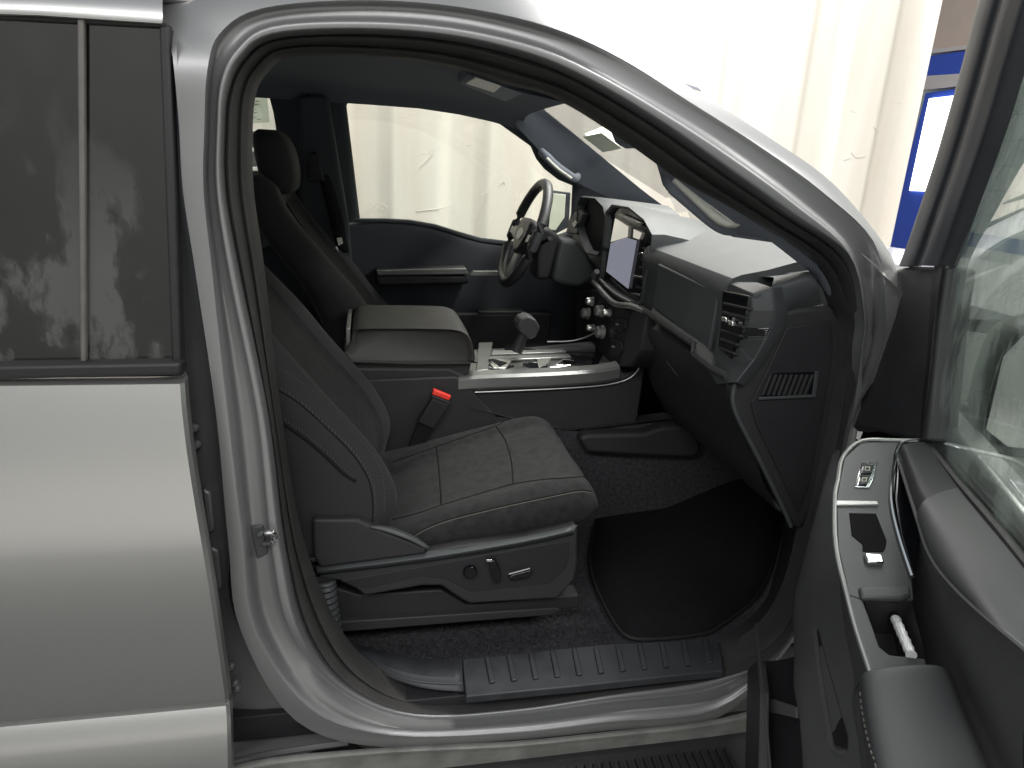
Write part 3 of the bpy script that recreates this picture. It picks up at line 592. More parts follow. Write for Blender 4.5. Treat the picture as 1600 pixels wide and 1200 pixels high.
# ---- centre screen
XS = .795
hd = [at(a, b2, X=XS) for a, b2 in ((948, 330), (958, 318), (985, 322), (1010, 342), (1023, 366), (1022, 385), (1004, 476), (990, 478), (962, 462), (936, 440), (938, 425))]
hc = sum(hd, Vector())/len(hd)
sh_ = loft('screen_housing', [[p+Vector((.20, 0, -.03)) for p in hd], [p+Vector((.03, 0, 0)) for p in hd], [p.lerp(hc, .02)+Vector((-.006, 0, 0)) for p in hd], [p.lerp(hc, .07)+Vector((-.004, 0, 0)) for p in hd], [p.lerp(hc, .085)+Vector((.012, 0, 0)) for p in hd]], 'dash_plastic', dash, closed=True, smooth=40)
prism('screen_glass', [p.lerp(hc, .06)+Vector((.010, 0, 0)) for p in hd], (.012, 0, 0), 'gloss_black', dash, bevel=0)
def scr(px, py, o=0): return at(px, py, X=XS+.004-o)
prism('screen_reflection_lower', [scr(954, 380), scr(977, 371), scr(994, 376), scr(981, 451), scr(947, 424)], (.002, 0, 0), 'reflection_lavender', dash, bevel=0, label='lavender wall reflection painted as a glow on the centre touchscreen')
prism('screen_reflection_upper', [scr(961, 341), scr(981, 354), scr(980, 370), scr(954, 378)], (.002, 0, 0), 'reflection_white', dash, bevel=0)  # white part of the painted wall reflection
prism('screen_reflection_upper', [scr(990, 358), scr(1002, 364), scr(998, 374), scr(989, 371)], (.002, 0, 0), 'reflection_white', dash, bevel=0)
prism('screen_button', [scr(963, 336, .012), scr(968, 334, .012), scr(1000, 348, .012), scr(995, 354, .012)], (.014, 0, 0), 'satin_trim', dash, bevel=.002)
for q in (((998, 396), (1003, 394), (1005, 398), (999, 402)), ((988, 429), (1006, 433), (1005, 436), (988, 432)), ((986, 457), (999, 460), (998, 463), (986, 460))):
    prism('vent_accent', [scr(a, b2, .006) for a, b2 in q], (.006, 0, 0), 'chrome', dash, bevel=.001)
for i in range(5):
    y0 = 386+i*15
    prism('vent_slat', [scr(1003-i*2.4, y0, .002), scr(1018-i*2.6, y0+4, .002), scr(1018-i*2.6, y0+8, .002), scr(1003-i*2.4, y0+4, .002)], (.004, 0, 0), 'dark_plastic', dash, bevel=.001)
# satin V frame below the screen
tube('satin_frame', smooth_curve([at(a, b2, X=.775) for a, b2 in ((933, 424), (927, 436), (936, 450), (960, 474), (985, 478), (1008, 486))], 4), .0095, 'satin_trim', dash, seg=8, smooth=50)
tube('satin_frame', smooth_curve([at(a, b2, X=.785) for a, b2 in ((937, 436), (960, 458), (985, 472))], 4), .005, 'satin_trim', dash, seg=8, smooth=50)
# centre stack
stk = [at(a, b2, X=.79) for a, b2 in ((900, 455), (930, 452), (962, 480), (1006, 486), (984, 575), (900, 575))]
cs = prism('centre_stack', stk, (.12, 0, 0), 'deep_plastic', dash, bevel=.006)
prism('stack_side', [at(988, 484, X=.772), at(1010, 488, X=.772), at(1000, 548, X=.772), at(985, 572, X=.772), at(966, 574, X=.772)], (.08, 0, 0), 'dark_plastic', dash, bevel=.008)
for q in (((962, 496), (976, 500), (977, 513), (970, 518), (959, 514)), ((956, 531), (970, 534), (972, 546), (966, 558), (952, 554))):
    prism('stack_button', [at(a, b2, X=.784) for a, b2 in q], (.006, 0, 0), 'dark_plastic', dash, bevel=.002)
for a, b2, r in ((964, 506, .004), (958, 541, .006)):
    prism('button_print', [at(a-2.2, b2-1, X=.783), at(a+2.2, b2, X=.783), at(a+1.6, b2+2.4, X=.783), at(a-2, b2+1.6, X=.783)], (.001, 0, 0), 'print_grey', dash, bevel=0)
for a, b2, r in ((927, 471, .016), (942, 486, .022), (920, 490, .022), (943, 519, .024), (928, 513, .014), (954, 489, .013)):
    c = at(a, b2, X=.782)
    lathe('control_knob', c, (-1, 0, .05), [(r, 0), (r, .006), (r*.86, .008), (r*.86, .022), (r*.7, .026), (.001, .0262)], 'knob_metal' , dash, seg=14, smooth=35)

# ---- steering wheel and column
wc = Vector((.565, 1.42, 1.415)); wa = Vector((-.94, 0, .345)).normalized(); wu = Vector((.345, 0, .94)).normalized(); wv = Vector((0, 1, 0))
rim = []
for j in range(40):
    q = 2*math.pi*j/40; sy = 1.0 if math.sin(q) > -.55 else .93
    rim.append(wc+wu*(math.sin(q)*.197*sy)+wv*(math.cos(q)*.190))
sw = tube('steering_wheel', rim, .0185, 'wheel_leather', truck, seg=12, closed=True, smooth=60, label='dark steering wheel with satin spokes')
hub = [wc+wu*a+wv*b2-wa*.03 for a, b2 in ((.06, -.085), (.065, 0), (.06, .085), (.0, .095), (-.06, .05), (-.075, 0), (-.06, -.05), (0, -.095))]
prism('horn_pad', hub, wa*.045, 'wheel_leather', sw, bevel=.015, seg=4)
for s_ in (-1, 1):
    prism('spoke', [wc+wu*.025+wv*(s_*.08)-wa*.012, wc+wu*.02+wv*(s_*.185)-wa*.004, wc-wu*.02+wv*(s_*.185)-wa*.004, wc-wu*.03+wv*(s_*.08)-wa*.012], wa*.014, 'gloss_black', sw, bevel=.004)
    prism('spoke_trim', [wc+wu*.012+wv*(s_*.095)+wa*.004, wc+wu*.012+wv*(s_*.165)+wa*.012, wc-wu*.012+wv*(s_*.165)+wa*.012, wc-wu*.018+wv*(s_*.095)+wa*.004], wa*.006, 'satin_trim', sw, bevel=.002)
prism('spoke', [wc-wu*.06+wv*.03-wa*.012, wc-wu*.185+wv*.035-wa*.004, wc-wu*.185-wv*.035-wa*.004, wc-wu*.06-wv*.03-wa*.012], wa*.012, 'satin_trim', sw, bevel=.004)
prism('wheel_emblem', [wc+wu*(.022*math.sin(q))+wv*(.04*math.cos(q))+wa*.014 for q in (2*math.pi*j/20 for j in range(20))], wa*.004, 'satin_trim', sw, bevel=.001)
sc_ = prism('steering_column', trace([(876, 372), (904, 376), (918, 396), (934, 420), (932, 436), (905, 449), (880, 446), (862, 440), (868, 405)], Y=1.34), (0, .17, 0), 'dash_plastic', truck, bevel=.018, seg=4)
prism('column_sleeve', trace([(844, 352), (860, 357), (877, 371), (871, 400), (860, 438), (838, 438), (838, 400)], Y=1.36), (0, .13, 0), 'dark_plastic', sc_, bevel=.016, seg=4)
tube('stalk', [wc-wa*.06+wv*(-.05), wc-wa*.055+wv*(-.13)+wu*.02, wc-wa*.05+wv*(-.17)+wu*.03], [.008, .007, .009], 'deep_plastic', sc_, seg=8)

# ------------------------------------------------------------------ centre console
CYN, CYF = .855, 1.15
zr = at(860, 583, Y=CYN).z
cbody = [Vector((-.45, CYN, .58)), Vector((.84, CYN, .58)), Vector((.86, CYN, zr+.02)), Vector((.78, CYN, zr-.012)), Vector((.30, CYN, zr-.012)), Vector((.24, CYN, zr+.02)), Vector((-.45, CYN, zr+.03))]
con = prism('centre_console', cbody, (0, CYF-CYN, 0), 'dark_plastic', truck, bevel=.01, label='wide centre console between the front seats')
# near side skin panel, sloped nose
prism('side_skin', trace([(560, 594), (712, 588), (728, 600), (775, 650), (800, 700), (560, 720)], Y=CYN-.012), (0, .012, 0), 'dark_plastic', con, bevel=.006)
# rails
rail = []
for px, py in ((716, 590), (760, 587), (860, 583), (935, 578), (968, 572)):
    p = at(px, py, Y=CYN-.004); rail.append(p)
prof = lambda p: [p+Vector((0, -.002, -.045)), p+Vector((0, -.010, -.034)), p+Vector((0, -.008, -.006)), p+Vector((0, .002, .002)), p+Vector((0, .038, .006)), p+Vector((0, .043, -.002)), p+Vector((0, .043, -.05))]
end1 = [at(985, 558, Y=CYN-.004), at(995, 540, Y=CYN-.004), at(1003, 512, Y=CYN-.004)]
loft('rail', [prof(p) for p in smooth_curve(rail, 3)], 'satin_rail', con, cap=True, smooth=30)
loft('rail', [[p+Vector((.0, .01, -.004)) for p in prof(q)] for q in [rail[0]+Vector((0, CYF-CYN-.05, 0)), rail[2]+Vector((0, CYF-CYN-.05, 0)), rail[4]+Vector((0, CYF-CYN-.05, 0))]], 'satin_dark', con, cap=True, smooth=30)
tube('chrome_bead', smooth_curve(trace([(742, 613), (880, 607), (950, 601), (985, 590), (1002, 570)], Y=CYN-.012), 4), .0022, 'satin_trim', con, seg=6)
# top deck between rails
deck = lambda px, py: at(px, py, Z=zr-.004)
prism('deck_panel', [Vector((.27, CYN+.03, zr-.006)), Vector((.80, CYN+.03, zr-.006)), Vector((.80, CYF-.02, zr-.006)), Vector((.27, CYF-.02, zr-.006))], (0, 0, -.02), 'satin_rail', con, bevel=.003)
prism('shift_plate', [deck(790, 541), deck(876, 538), deck(890, 552), deck(786, 556)], (0, 0, .006), 'gloss_black', con, bevel=.002)
prism('tray_bezel', [deck(766, 560), deck(888, 556), deck(893, 561), deck(762, 566)], (0, 0, .008), 'satin_trim', con, bevel=.003)
prism('tray_bezel', [deck(770, 551), deck(882, 549), deck(885, 553), deck(768, 557)], (0, 0, .008), 'satin_trim', con, bevel=.002)
for cx in (.41, .52):
    c = Vector((cx, CYN+.085, zr-.012))
    lathe('cup_holder', c, (0, 0, 1), [(.034, .004), (.036, .012), (.041, .012), (.042, .002)], 'chrome', con, seg=28)
    lathe('cup_well', c, (0, 0, 1), [(.0335, .011), (.0335, .0105), (.001, .0105)], 'gloss_black', con, seg=24)
prism('cup_wing', [deck(868, 574), deck(880, 566), deck(897, 568), deck(892, 575)], (0, 0, .010), 'chrome', con, bevel=.003)
prism('cup_wing', [deck(762, 566), deck(770, 564), deck(793, 571), deck(778, 578)], (0, 0, .010), 'chrome', con, bevel=.003)
tube('tray_wire', smooth_curve([at(855, 534, Y=1.13), at(890, 533, Y=1.13), at(912, 528, Y=1.12), at(930, 520, Y=1.10)], 4), .003, 'satin_trim', con, seg=6)
for q in (((763, 562), (800, 566), (790, 578), (770, 577)), ((838, 561), (862, 559), (858, 569), (842, 577)), ((880, 563), (897, 566), (886, 576), (858, 577))):
    prism('cup_rim', [deck(a, b2) for a, b2 in q], (0, 0, .007), 'knob_metal', con, bevel=.002)
prism('front_bin', [deck(a, b2) for a, b2 in ((878, 537), (926, 529), (946, 545), (934, 571), (900, 572), (884, 552))], (0, 0, .004), 'gloss_black', con, bevel=.003)
prism('deck_end', [deck(a, b2) for a, b2 in ((748, 537), (770, 536), (763, 579), (744, 581))], (0, 0, .004), 'satin_rail', con, bevel=.002)
# shifter
s0, s1 = at(806, 549, Y=1.0), at(822, 512, Y=1.0)
stx = tube('shift_lever', [s0, s0.lerp(s1, .5), s1], [.021, .018, .016], 'dark_plastic', con, seg=10, smooth=50)
kc = at(826, 506, Y=1.0)
kn = [at(a, b2, Y=.965) for a, b2 in ((808, 508), (814, 498), (826, 494), (838, 500), (844, 512), (838, 527), (828, 531), (813, 519))]
prism('shift_knob', kn, (0, .07, 0), 'satin_dark', con, bevel=.006, seg=3, smooth=30)
# armrest lid
lidp = [(543, 520), (548, 486), (560, 481), (700, 479), (722, 486), (738, 505), (747, 535), (748, 574), (738, 584), (725, 586), (612, 584), (545, 575)]
lw0 = [at(a, b2, Y=1.0) for a, b2 in lidp]
# world profile of the lid (xz), swept across the console
lp_ = [(-.045, 1.105), (-.046, 1.165), (-.04, 1.195), (-.02, 1.203), (.05, 1.205), (.21, 1.204), (.262, 1.199), (.288, 1.184), (.302, 1.16), (.311, 1.125), (.310, 1.105), (.295, 1.098)]
cxm, czm = .1, 1.13
rows = []
for yv, k_ in ((.848, .93), (.842, .97), (.842, 1.0), (.846, 1.015), (1.0, 1.02), (1.155, 1.015), (1.16, 1.0), (1.155, .95)):
    pass
def lid_rows(zoff, profile, ys):
    return [[Vector((cxm+(x-cxm)*k_, yv, czm+(z-czm)*k_)) for x, z in profile] for yv, k_ in ys]
lid = loft('armrest_lid', lid_rows(0, lp_, ((.858, .90), (.848, .955), (.846, .985), (.853, 1.0), (1.0, 1.01), (1.147, 1.0), (1.154, .985), (1.152, .955), (1.142, .9))), 'vinyl_grey', con, closed=True, n=2, nr=2, cap=True, smooth=60, label='padded grey armrest lid')
prism('lid_base', [Vector((x, .862, z)) for x, z in ((-.045, 1.045), (.27, 1.045), (.298, 1.058), (.305, 1.102), (-.045, 1.102))], (0, .28, 0), 'soft_pad', con, bevel=.008)
box('lid_hinge_trim', (-.062, .87, 1.09), (-.05, 1.13, 1.198), 'satin_trim', con, bevel=.002)
# tunnel
tn = loft('tunnel', [[Vector((x, yv, z)) for x, z in ((.30, .96), (.5, .90), (.62, .875), (.75, .885), (.95, .905), (1.1, .90), (1.4, .86))] for yv in (.84, .852, .9)] , 'dark_plastic', con, smooth=60)
prism('tunnel_side', [Vector((-.3, .845, .45)), Vector((1.42, .845, .45)), Vector((1.42, .845, .88)), Vector((1.0, .845, .90)), Vector((.66, .845, .865)), Vector((.42, .845, .92)), Vector((-.3, .845, .96))], (0, .02, 0), 'carpet', con, bevel=.004)
prism('tunnel_shelf', trace([(905,686),(916,679),(1008,677),(1034,668),(1074,665),(1092,680),(1096,705),(1085,716),(1000,713),(918,708)], Y=.80), (0, .06, 0), 'dark_plastic', con, bevel=.016, seg=4)

# belt buckle
bkl = prism('seat_buckle', [at(676, 622, Y=.80), at(703, 632, Y=.80), at(678, 672, Y=.80), at(652, 660, Y=.80)], (0, .025, 0), 'deep_plastic', truck, bevel=.005, label='black belt buckle with a red release button')
prism('release_button', [at(678, 609, Y=.803), at(705, 620, Y=.803), at(701, 626, Y=.803), at(675, 616, Y=.803)], (0, .02, 0), 'red_button', bkl, bevel=.002)
prism('buckle_head', [at(674, 617, Y=.80), at(700, 627, Y=.80), at(704, 633, Y=.80), at(676, 624, Y=.80)], (0, .025, 0), 'deep_plastic', bkl, bevel=.002)
prism('buckle_strap', [at(654, 660, Y=.806), at(676, 670, Y=.806), at(660, 706, Y=.806), at(638, 700, Y=.806)], (0, .012, 0), 'webbing', bkl, bevel=.001)

# ------------------------------------------------------------------ seats
def make_seat(name, label, near=True):
    seat = box(name, (-.08, .36, .58), (.44, .80, .79), 'deep_plastic', truck, label=label)
    # cushion: sections along x
    secs = []
    #       x    zc(center) zn(near bolster) zb(bottom)
    for x, zc, zn, zb in ((-.16, .80, .81, .74), (-.05, .795, .815, .755), (.05, .80, .833, .775), (.12, .828, .853, .785), (.20, .853, .873, .792), (.30, .885, .900, .80), (.40, .913, .925, .812), (.47, .930, .940, .822), (.515, .932, .938, .832), (.545, .915, .915, .845), (.556, .885, .885, .862)):
        f_ = 1 if x < .5 else max(.80, 1-(x-.5)*2.0)
        ys = [.335, .312, .308, .32, .345, .378, .41, .45, .52, .58, .64, .71, .75, .782, .812, .838, .848, .846, .82]
        h = [0, .25, .55, .82, .97, 1.0, .9, .72, .62, .6, .62, .72, .9, 1.0, .97, .82, .55, .25, 0]
        row = []
        for yv, q in zip(ys, h):
            yy = .58+(yv-.58)*f_
            zz = zb+(zn-zb)*q if q <= 1 else zn
            if .44 < yv < .72: zz = zc-.004*(1-abs(yv-.58)/.13) + (.0 if q < .7 else 0)
            row.append(Vector((x, yy, zz)))
        secs.append(row)
    secs.append([Vector((p.x-.015, .58+(p.y-.58)*.93, .855+(p.z-.87)*.3)) for p in secs[-1]])
    cu = loft('cushion', secs, 'fabric', seat, n=2, nr=3, smooth=70)
    # backrest: sections along z
    prof_b = [(.80, .045), (.86, .058), (.92, .062), (.98, .045), (1.05, .005), (1.12, -.05), (1.20, -.115), (1.28, -.175), (1.36, -.235), (1.44, -.29), (1.52, -.335), (1.575, -.355), (1.60, -.385)]
    secs = []
    for i, (z, xb) in enumerate(prof_b):
        f_ = 1.0 if z < 1.3 else 1-.16*min(1, (z-1.3)/.28)**1.3
        k_ = 1.0 if z < 1.55 else .75
        bd_ = .13*max(0, min(1, (1.25-z)/.35))
        pts = [(.32, -.15-bd_), (.300, -.10-bd_*.8), (.300, -.055-bd_*.25), (.318, -.015), (.345, .0), (.378, -.006), (.41, -.028), (.44, -.044), (.50, -.05), (.58, -.053), (.66, -.05), (.72, -.044), (.75, -.028), (.782, -.006), (.815, 0), (.842, -.015), (.858, -.055-bd_*.25), (.86, -.10-bd_*.8), (.85, -.15-bd_), (.72, -.175-bd_), (.58, -.18-bd_), (.44, -.175-bd_)]
        bo = min(1, max(.25, (1.6-z)/.3)) if z > 1.3 else 1
        lo_ = 1.0 if z > .9 else .8
        secs.append([Vector((xb-.05+(dx+.05)*k_*(bo if dx > -.05 else 1)*lo_, .58+(yv-.58)*f_, z)) for yv, dx in pts])
    lo = [Vector((-.05+(p.x+.05)*.55, .58+(p.y-.58)*.96, .785)) for p in secs[0]]
    hi = [Vector((-.46+(p.x+.46)*.4, .58+(p.y-.58)*.8, 1.612)) for p in secs[-1]]
    secs = [lo]+secs+[hi]
    bk = loft('backrest', secs, 'fabric_bolster', seat, closed=True, n=2, nr=3, cap=True, smooth=70)
    # insert panel on the front of the backrest
    ins = []
    for s_ in secs[2:-3]:
        ins.append([s_[j]+Vector((.006, 0, .003)) for j in (6, 7, 8, 9, 10, 11, 12)])
    loft('back_insert', ins, 'fabric', seat, n=2, nr=3, smooth=70)
    # headrest
    hs_ = []
    for z, x0, x1, wy in ((1.645, -.46, -.38, .10), (1.655, -.485, -.355, .122), (1.69, -.50, -.342, .130), (1.75, -.512, -.345, .130), (1.80, -.515, -.362, .125), (1.83, -.508, -.385, .11), (1.842, -.49, -.41, .085)):
        z -= .095
        m_ = (x0+x1)/2+.016; hx = (x1-x0)/2*.76
        hs_.append([Vector((m_+hx*(1 if math.cos(q) > 0 else -1)*abs(math.cos(q))**.6, .58+wy*(1 if math.sin(q) > 0 else -1)*abs(math.sin(q))**.5, z)) for q in (2*math.pi*j/28 for j in range(28))])
    loft('headrest', hs_, 'fabric_bolster', seat, closed=True, nr=3, cap=True, smooth=70)
    for s_ in (-.06, .06):
        tube('headrest_post', [Vector((-.43, .58+s_, 1.60)), Vector((-.42, .58+s_, 1.54))], .007, 'chrome', seat, seg=8)
    return seat
ps = make_seat('passenger_seat', 'dark grey cloth front passenger seat nearest the open door')
cu_ = [c for c in ps.children if c.name.startswith('cushion')][0]; bk_ = [c for c in ps.children if c.name.startswith('backrest')][0]
mat('seam_dark', (30, 31, 30), .9, spec=.1)
seam_on('seam', cu_, [(606, 814), (650, 803), (689, 790), (745, 773), (801, 757), (845, 750), (885, 747), (922, 744)], .0024, 'seam_dark', ps)
seam_on('seam', cu_, [(612, 722), (648, 710), (685, 697), (730, 681), (774, 666), (800, 652), (822, 641)], .0022, 'seam_dark', ps)
seam_on('seam', cu_, [(682, 698), (685, 720), (687, 745), (689, 770), (690, 789)], .0024, 'seam_dark', ps)
seam_on('seam', cu_, [(775, 666), (786, 681), (794, 699), (800, 725), (802, 756)], .0024, 'seam_dark', ps)
seam_on('piping', cu_, [(640, 840), (668, 824), (703, 811), (750, 799), (797, 788), (867, 773), (905, 766), (925, 768)], .0016, 'seam_dark', ps)
seam_on('piping', cu_, [(640, 842.5), (668, 826.5), (703, 813.5), (750, 801.5), (797, 790.5), (867, 775.5), (905, 768.5), (925, 770.5)], .0012, 'stitch', ps)
stitches_on('stitch_row', bk_, [(432, 572), (470, 596), (510, 630), (560, 684), (590, 722), (601, 760), (602, 800)], 'stitch', ps, .004, .0035, .0008, slant=.8)
stitches_on('stitch_row', bk_, [(434, 602), (470, 626), (510, 662), (550, 700), (578, 740), (588, 775), (588, 808)], 'stitch', ps, .006, .003, .0009, slant=.9)
seam_on('seam', bk_, [(434, 608), (470, 632), (510, 668), (548, 706), (574, 745), (582, 780), (582, 815)], .002, 'seam_dark', ps)
seam_on('seam', bk_, [(440, 660), (475, 684), (510, 714), (535, 738), (556, 752)], .0045, 'seam_dark', ps, off=-.001)
stitches_on('stitch_row', bk_, [(440, 650), (475, 674), (510, 704), (535, 728), (552, 744)], 'stitch', ps, .005, .003, .0008, slant=.9)
# power seat side panel
base = [(497, 885), (560, 878), (664, 864), (720, 853), (820, 842), (902, 822), (903, 880), (899, 905), (872, 936), (735, 944), (722, 938), (690, 916), (660, 916), (570, 932), (558, 922), (530, 908), (497, 905)]
spn = prism('side_panel', trace(base, Y=.282), (0, .05, 0), 'dark_plastic', ps, bevel=.007, seg=4)
inner = [(532, 908), (690, 880), (858, 850), (888, 846), (890, 868), (884, 888), (858, 912), (735, 925), (700, 906), (660, 900), (572, 920)]
prism('panel_inset', trace(inner, Y=.2805), (0, .004, 0), 'deep_plastic', ps, bevel=.0015)
loft('panel_rail', [trace([(494, 884), (665, 862), (820, 838), (902, 820)], Y=.285), trace([(495, 893), (665, 872), (820, 846), (898, 828)], Y=.274), trace([(497, 899), (665, 879), (820, 853), (896, 836)], Y=.279)], 'dash_plastic', ps, n=3, smooth=30, solid=.004)
prism('recliner_cover', trace([(488, 812), (560, 812), (582, 824), (668, 858), (664, 866), (500, 888), (490, 870)], Y=.276), (0, .03, 0), 'dark_plastic', ps, bevel=.008, seg=4)
loft('cover_edge', [trace([(578, 822), (600, 828), (640, 842), (670, 857)], Y=.272), trace([(592, 820), (615, 824), (648, 838), (672, 854)], Y=.295)], 'dash_plastic', ps, n=3, smooth=50, solid=.004)
kc = at(734, 892, Y=.279)
lathe('seat_knob', kc, (0, -1, 0), [(.0165, 0), (.0165, .008), (.014, .011), (.0135, .0095), (.001, .009)], 'gloss_black', ps, seg=24)
sw2 = smooth_curve(trace([(764, 874), (774, 873), (780, 888), (780, 904), (772, 906), (766, 890)], Y=.2795), 4, True)
prism('recline_switch', sw2, (0, -.014, 0), 'gloss_black', ps, bevel=.003)
prism('switch_highlight', trace([(760, 875), (769, 874), (770, 878), (761, 879)], Y=.264), (0, .003, 0), 'chrome', ps, bevel=.001)
prism('cushion_switch', trace([(793, 899), (800, 894), (829, 887), (831, 891), (824, 900), (798, 904)], Y=.2795), (0, -.011, 0), 'gloss_black', ps, bevel=.003)
tube('switch_edge', trace([(795, 897), (828, 888)], Y=.267), .0018, 'satin_trim', ps, seg=6)
# plinth and track
prism('plinth', trace([(512, 915), (560, 930), (690, 922), (730, 946), (905, 930), (905, 950), (532, 982)], Y=.315), (0, .05, 0), 'deep_plastic', ps, bevel=.004)
prism('seat_track', trace([(530, 972), (868, 950), (876, 953), (866, 961), (534, 988)], Y=.30), (0, .05, 0), 'dark_plastic', ps, bevel=.003)
# corrugated wiring boot
bt = smooth_curve(trace([(508, 905), (510, 930), (514, 960), (520, 990)], Y=.30), 6)
rr_ = [(.026 if i % 2 else .0215) for i in range(len(bt))]
tube('ribbed_conduit', bt, rr_, 'dash_plastic', ps, seg=14, smooth=20)
for i in range(0, len(bt), 1):
    pass
prism('conduit_clip', trace([(485, 905), (522, 898), (524, 906), (487, 913)], Y=.285), (0, .03, 0), 'dark_plastic', ps, bevel=.003)
prism('conduit_clip', trace([(478, 874), (512, 868), (514, 876), (480, 880)], Y=.285), (0, .03, 0), 'dark_plastic', ps, bevel=.003)

dseat = make_seat('driver_seat', 'dark grey cloth driver seat with headrest on the far side', near=False)
def shift_tree(o, d):
    o.data.transform(Matrix.Translation(d))
    for c in o.children: c.data.transform(Matrix.Translation(d))
shift_tree(dseat, Vector((.125, .84, -.015)))

# ------------------------------------------------------------------ cabin floor, sill
rows = []
for yv, z in ((.185, .535), (.21, .545), (.26, .535), (.34, .525), (.6, .52), (.86, .52)):
    rows.append([Vector((x, yv, z+(0 if x < 1.0 else (x-1.0)**1.5*.55))) for x in (-1.7, -.6, -.2, .2, .6, .9, 1.1, 1.3, 1.5)])
fc = loft('floor_carpet', rows, 'carpet', truck, nr=3, smooth=60, label='dark pile floor carpet')
box('footwell_wall', (1.45, .1, .5), (1.5, 1.75, 1.3), 'deep_plastic', truck)
loft('driver_floor', [[Vector((-1.7, .84, .515)), Vector((1.5, .84, .515))], [Vector((-1.7, 1.78, .515)), Vector((1.5, 1.78, .515))]], 'carpet', truck, smooth=0)
box('sill_base', (-.3, .13, .46), (1.3, .20, .525), 'deep_plastic', truck)
# carpet pile
v = []; f = []
for i in range(16000):
    px = random.uniform(525, 960); py = random.uniform(948, 1040)
    p = at(px, py, Z=.535)
    if p.y < .17 or p.y > .62: continue
    p.z = .545 if p.y < .2 else (.545-(p.y-.2)*.15 if p.y < .26 else .535-(p.y-.26)*.12 if p.y < .34 else .525)
    p.z -= .001
    a = random.uniform(0, 6.28); d = Vector((math.cos(a), math.sin(a), 0))*.0012; t = Vector((random.uniform(-.004, .004), random.uniform(-.004, .004), random.uniform(.004, .007)))
    b0 = len(v); v += [p-d, p+d, p+t]; f.append((b0, b0+1, b0+2))
pile = build('carpet_pile', v, f, 'carpet', fc, smooth=0); pile['kind'] = 'stuff'
# sill plate
ZS = .562
sil = [(722, 1030), (800, 1022), (950, 1006), (1090, 1000), (1125, 1003), (1130, 1048), (1050, 1056), (900, 1072), (728, 1088)]
sp_ = prism('sill_plate', [at(a, b2, Z=ZS) for a, b2 in sil], (0, 0, -.02), 'sill_plastic', truck, bevel=.003, label='scuffed grey sill plate with raised ribs')
for i in range(11):
    a = 757+i*34; y0, y1 = 1028-i*2.9, 1068-i*3.0
    pts = [at(a, y0, Z=ZS), at(a+8, y0-.5, Z=ZS), at(a+17, y1-.5, Z=ZS), at(a+8, y1+.5, Z=ZS)]
    prism('sill_rib', pts, (0, 0, .005), 'sill_plastic', sp_, bevel=.0022, seg=2)
# rear scuff trim sweeping up to the pillar
s_in = [(540, 1003), (570, 1010), (620, 1024), (660, 1030), (722, 1031)]
s_m1 = [(550, 1018), (590, 1036), (634, 1051), (672, 1057), (723, 1059)]
s_out = [(556, 1030), (598, 1054), (642, 1070), (680, 1077), (726, 1080)]
loft('rear_scuff_trim', [trace(s_in, Z=.57), trace(s_m1, Z=.563), [p+Vector((0, -.002, -.008)) for p in trace([(a+1, b2+4) for a, b2 in s_m1], Z=.563)], trace(s_out, Z=.55)], 'sill_plastic', truck, n=3, smooth=30, solid=.004)
tube('scuff_ridge', smooth_curve(trace([(562, 1020), (600, 1046), (650, 1064), (722, 1068)], Z=.562), 4), .003, 'satin_dark', sp_, seg=6)
# front scuff trim running up to the cowl side
loft('front_scuff_trim', [trace([(1118, 1000), (1160, 975), (1200, 930), (1215, 860), (1222, 800)], Z=.56), [p.lerp(q, .5)+Vector((0, 0, .01)) for p, q in zip(trace([(1118, 1000), (1160, 975), (1200, 930), (1215, 860), (1222, 800)], Z=.56), trace([(1130, 1046), (1180, 1022), (1232, 975), (1255, 900), (1268, 800)], Y=.15))], trace([(1130, 1046), (1180, 1022), (1232, 975), (1255, 900), (1268, 800)], Y=.15)], 'dark_plastic', truck, n=3, nr=3, smooth=60)
# floor mat: a thing of its own
mo = [(927, 842), (925, 890), (938, 930), (962, 975), (985, 996), (1030, 998), (1100, 990), (1128, 975), (1152, 958), (1185, 930), (1205, 890), (1212, 820), (1195, 740), (1080, 700), (960, 720)]
mp_ = smooth_curve([at(a, b2, Z=.548) for a, b2 in mo], 4, True)
for p in mp_:
    if p.x > 1.0: p.z += (p.x-1.0)**1.5*.55
cm = sum(mp_, Vector())/len(mp_)
nM = len(mp_)
vv = [p for p in mp_]+[p.lerp(cm, .3)+Vector((0, 0, .001)) for p in mp_]+[cm+Vector((0, 0, .0))]
ff = [(i, (i+1) % nM, nM+(i+1) % nM, nM+i) for i in range(nM)]+[(nM+i, nM+(i+1) % nM, 2*nM) for i in range(nM)]
fm = build('floor_mat', vv, ff, 'mat_carpet', None, smooth=60, solid=.006, off=1)
tag(fm, 'black carpet floor mat lying in the passenger footwell', 'floor mat')
tube('bound_edge', mp_, .0055, 'black_rubber', fm, seg=8, closed=True)

# rocker below the opening
rk = loft('rocker_panel', [trace([(340, 1206), (420, 1184), (600, 1168), (800, 1158), (950, 1143), (1122, 1123), (1280, 1080)], Y=.062), trace([(340, 1214), (420, 1194), (600, 1176), (800, 1166), (950, 1151), (1122, 1131), (1280, 1090)], Y=.042), trace([(340, 1226), (420, 1204), (600, 1184), (800, 1173), (950, 1158), (1122, 1140), (1280, 1096)], Y=.05), trace([(340, 1260), (420, 1240), (600, 1222), (800, 1204), (950, 1186), (1122, 1166), (1280, 1130)], Y=.06)], 'dirty_paint', truck, n=3, nr=3, smooth=45, label='dirty silver rocker panel under the sill')
rb2 = loft('running_board', [[Vector((x, yv, z)) for x in (-1.0, -.3, .2, .7, 1.1)] for yv, z in ((.12, .40), (.06, .40), (.03, .395), (-.10, .39), (-.13, .375), (-.13, .34))], 'black_rubber', truck, nr=1, smooth=40, label='black running board below the rocker')
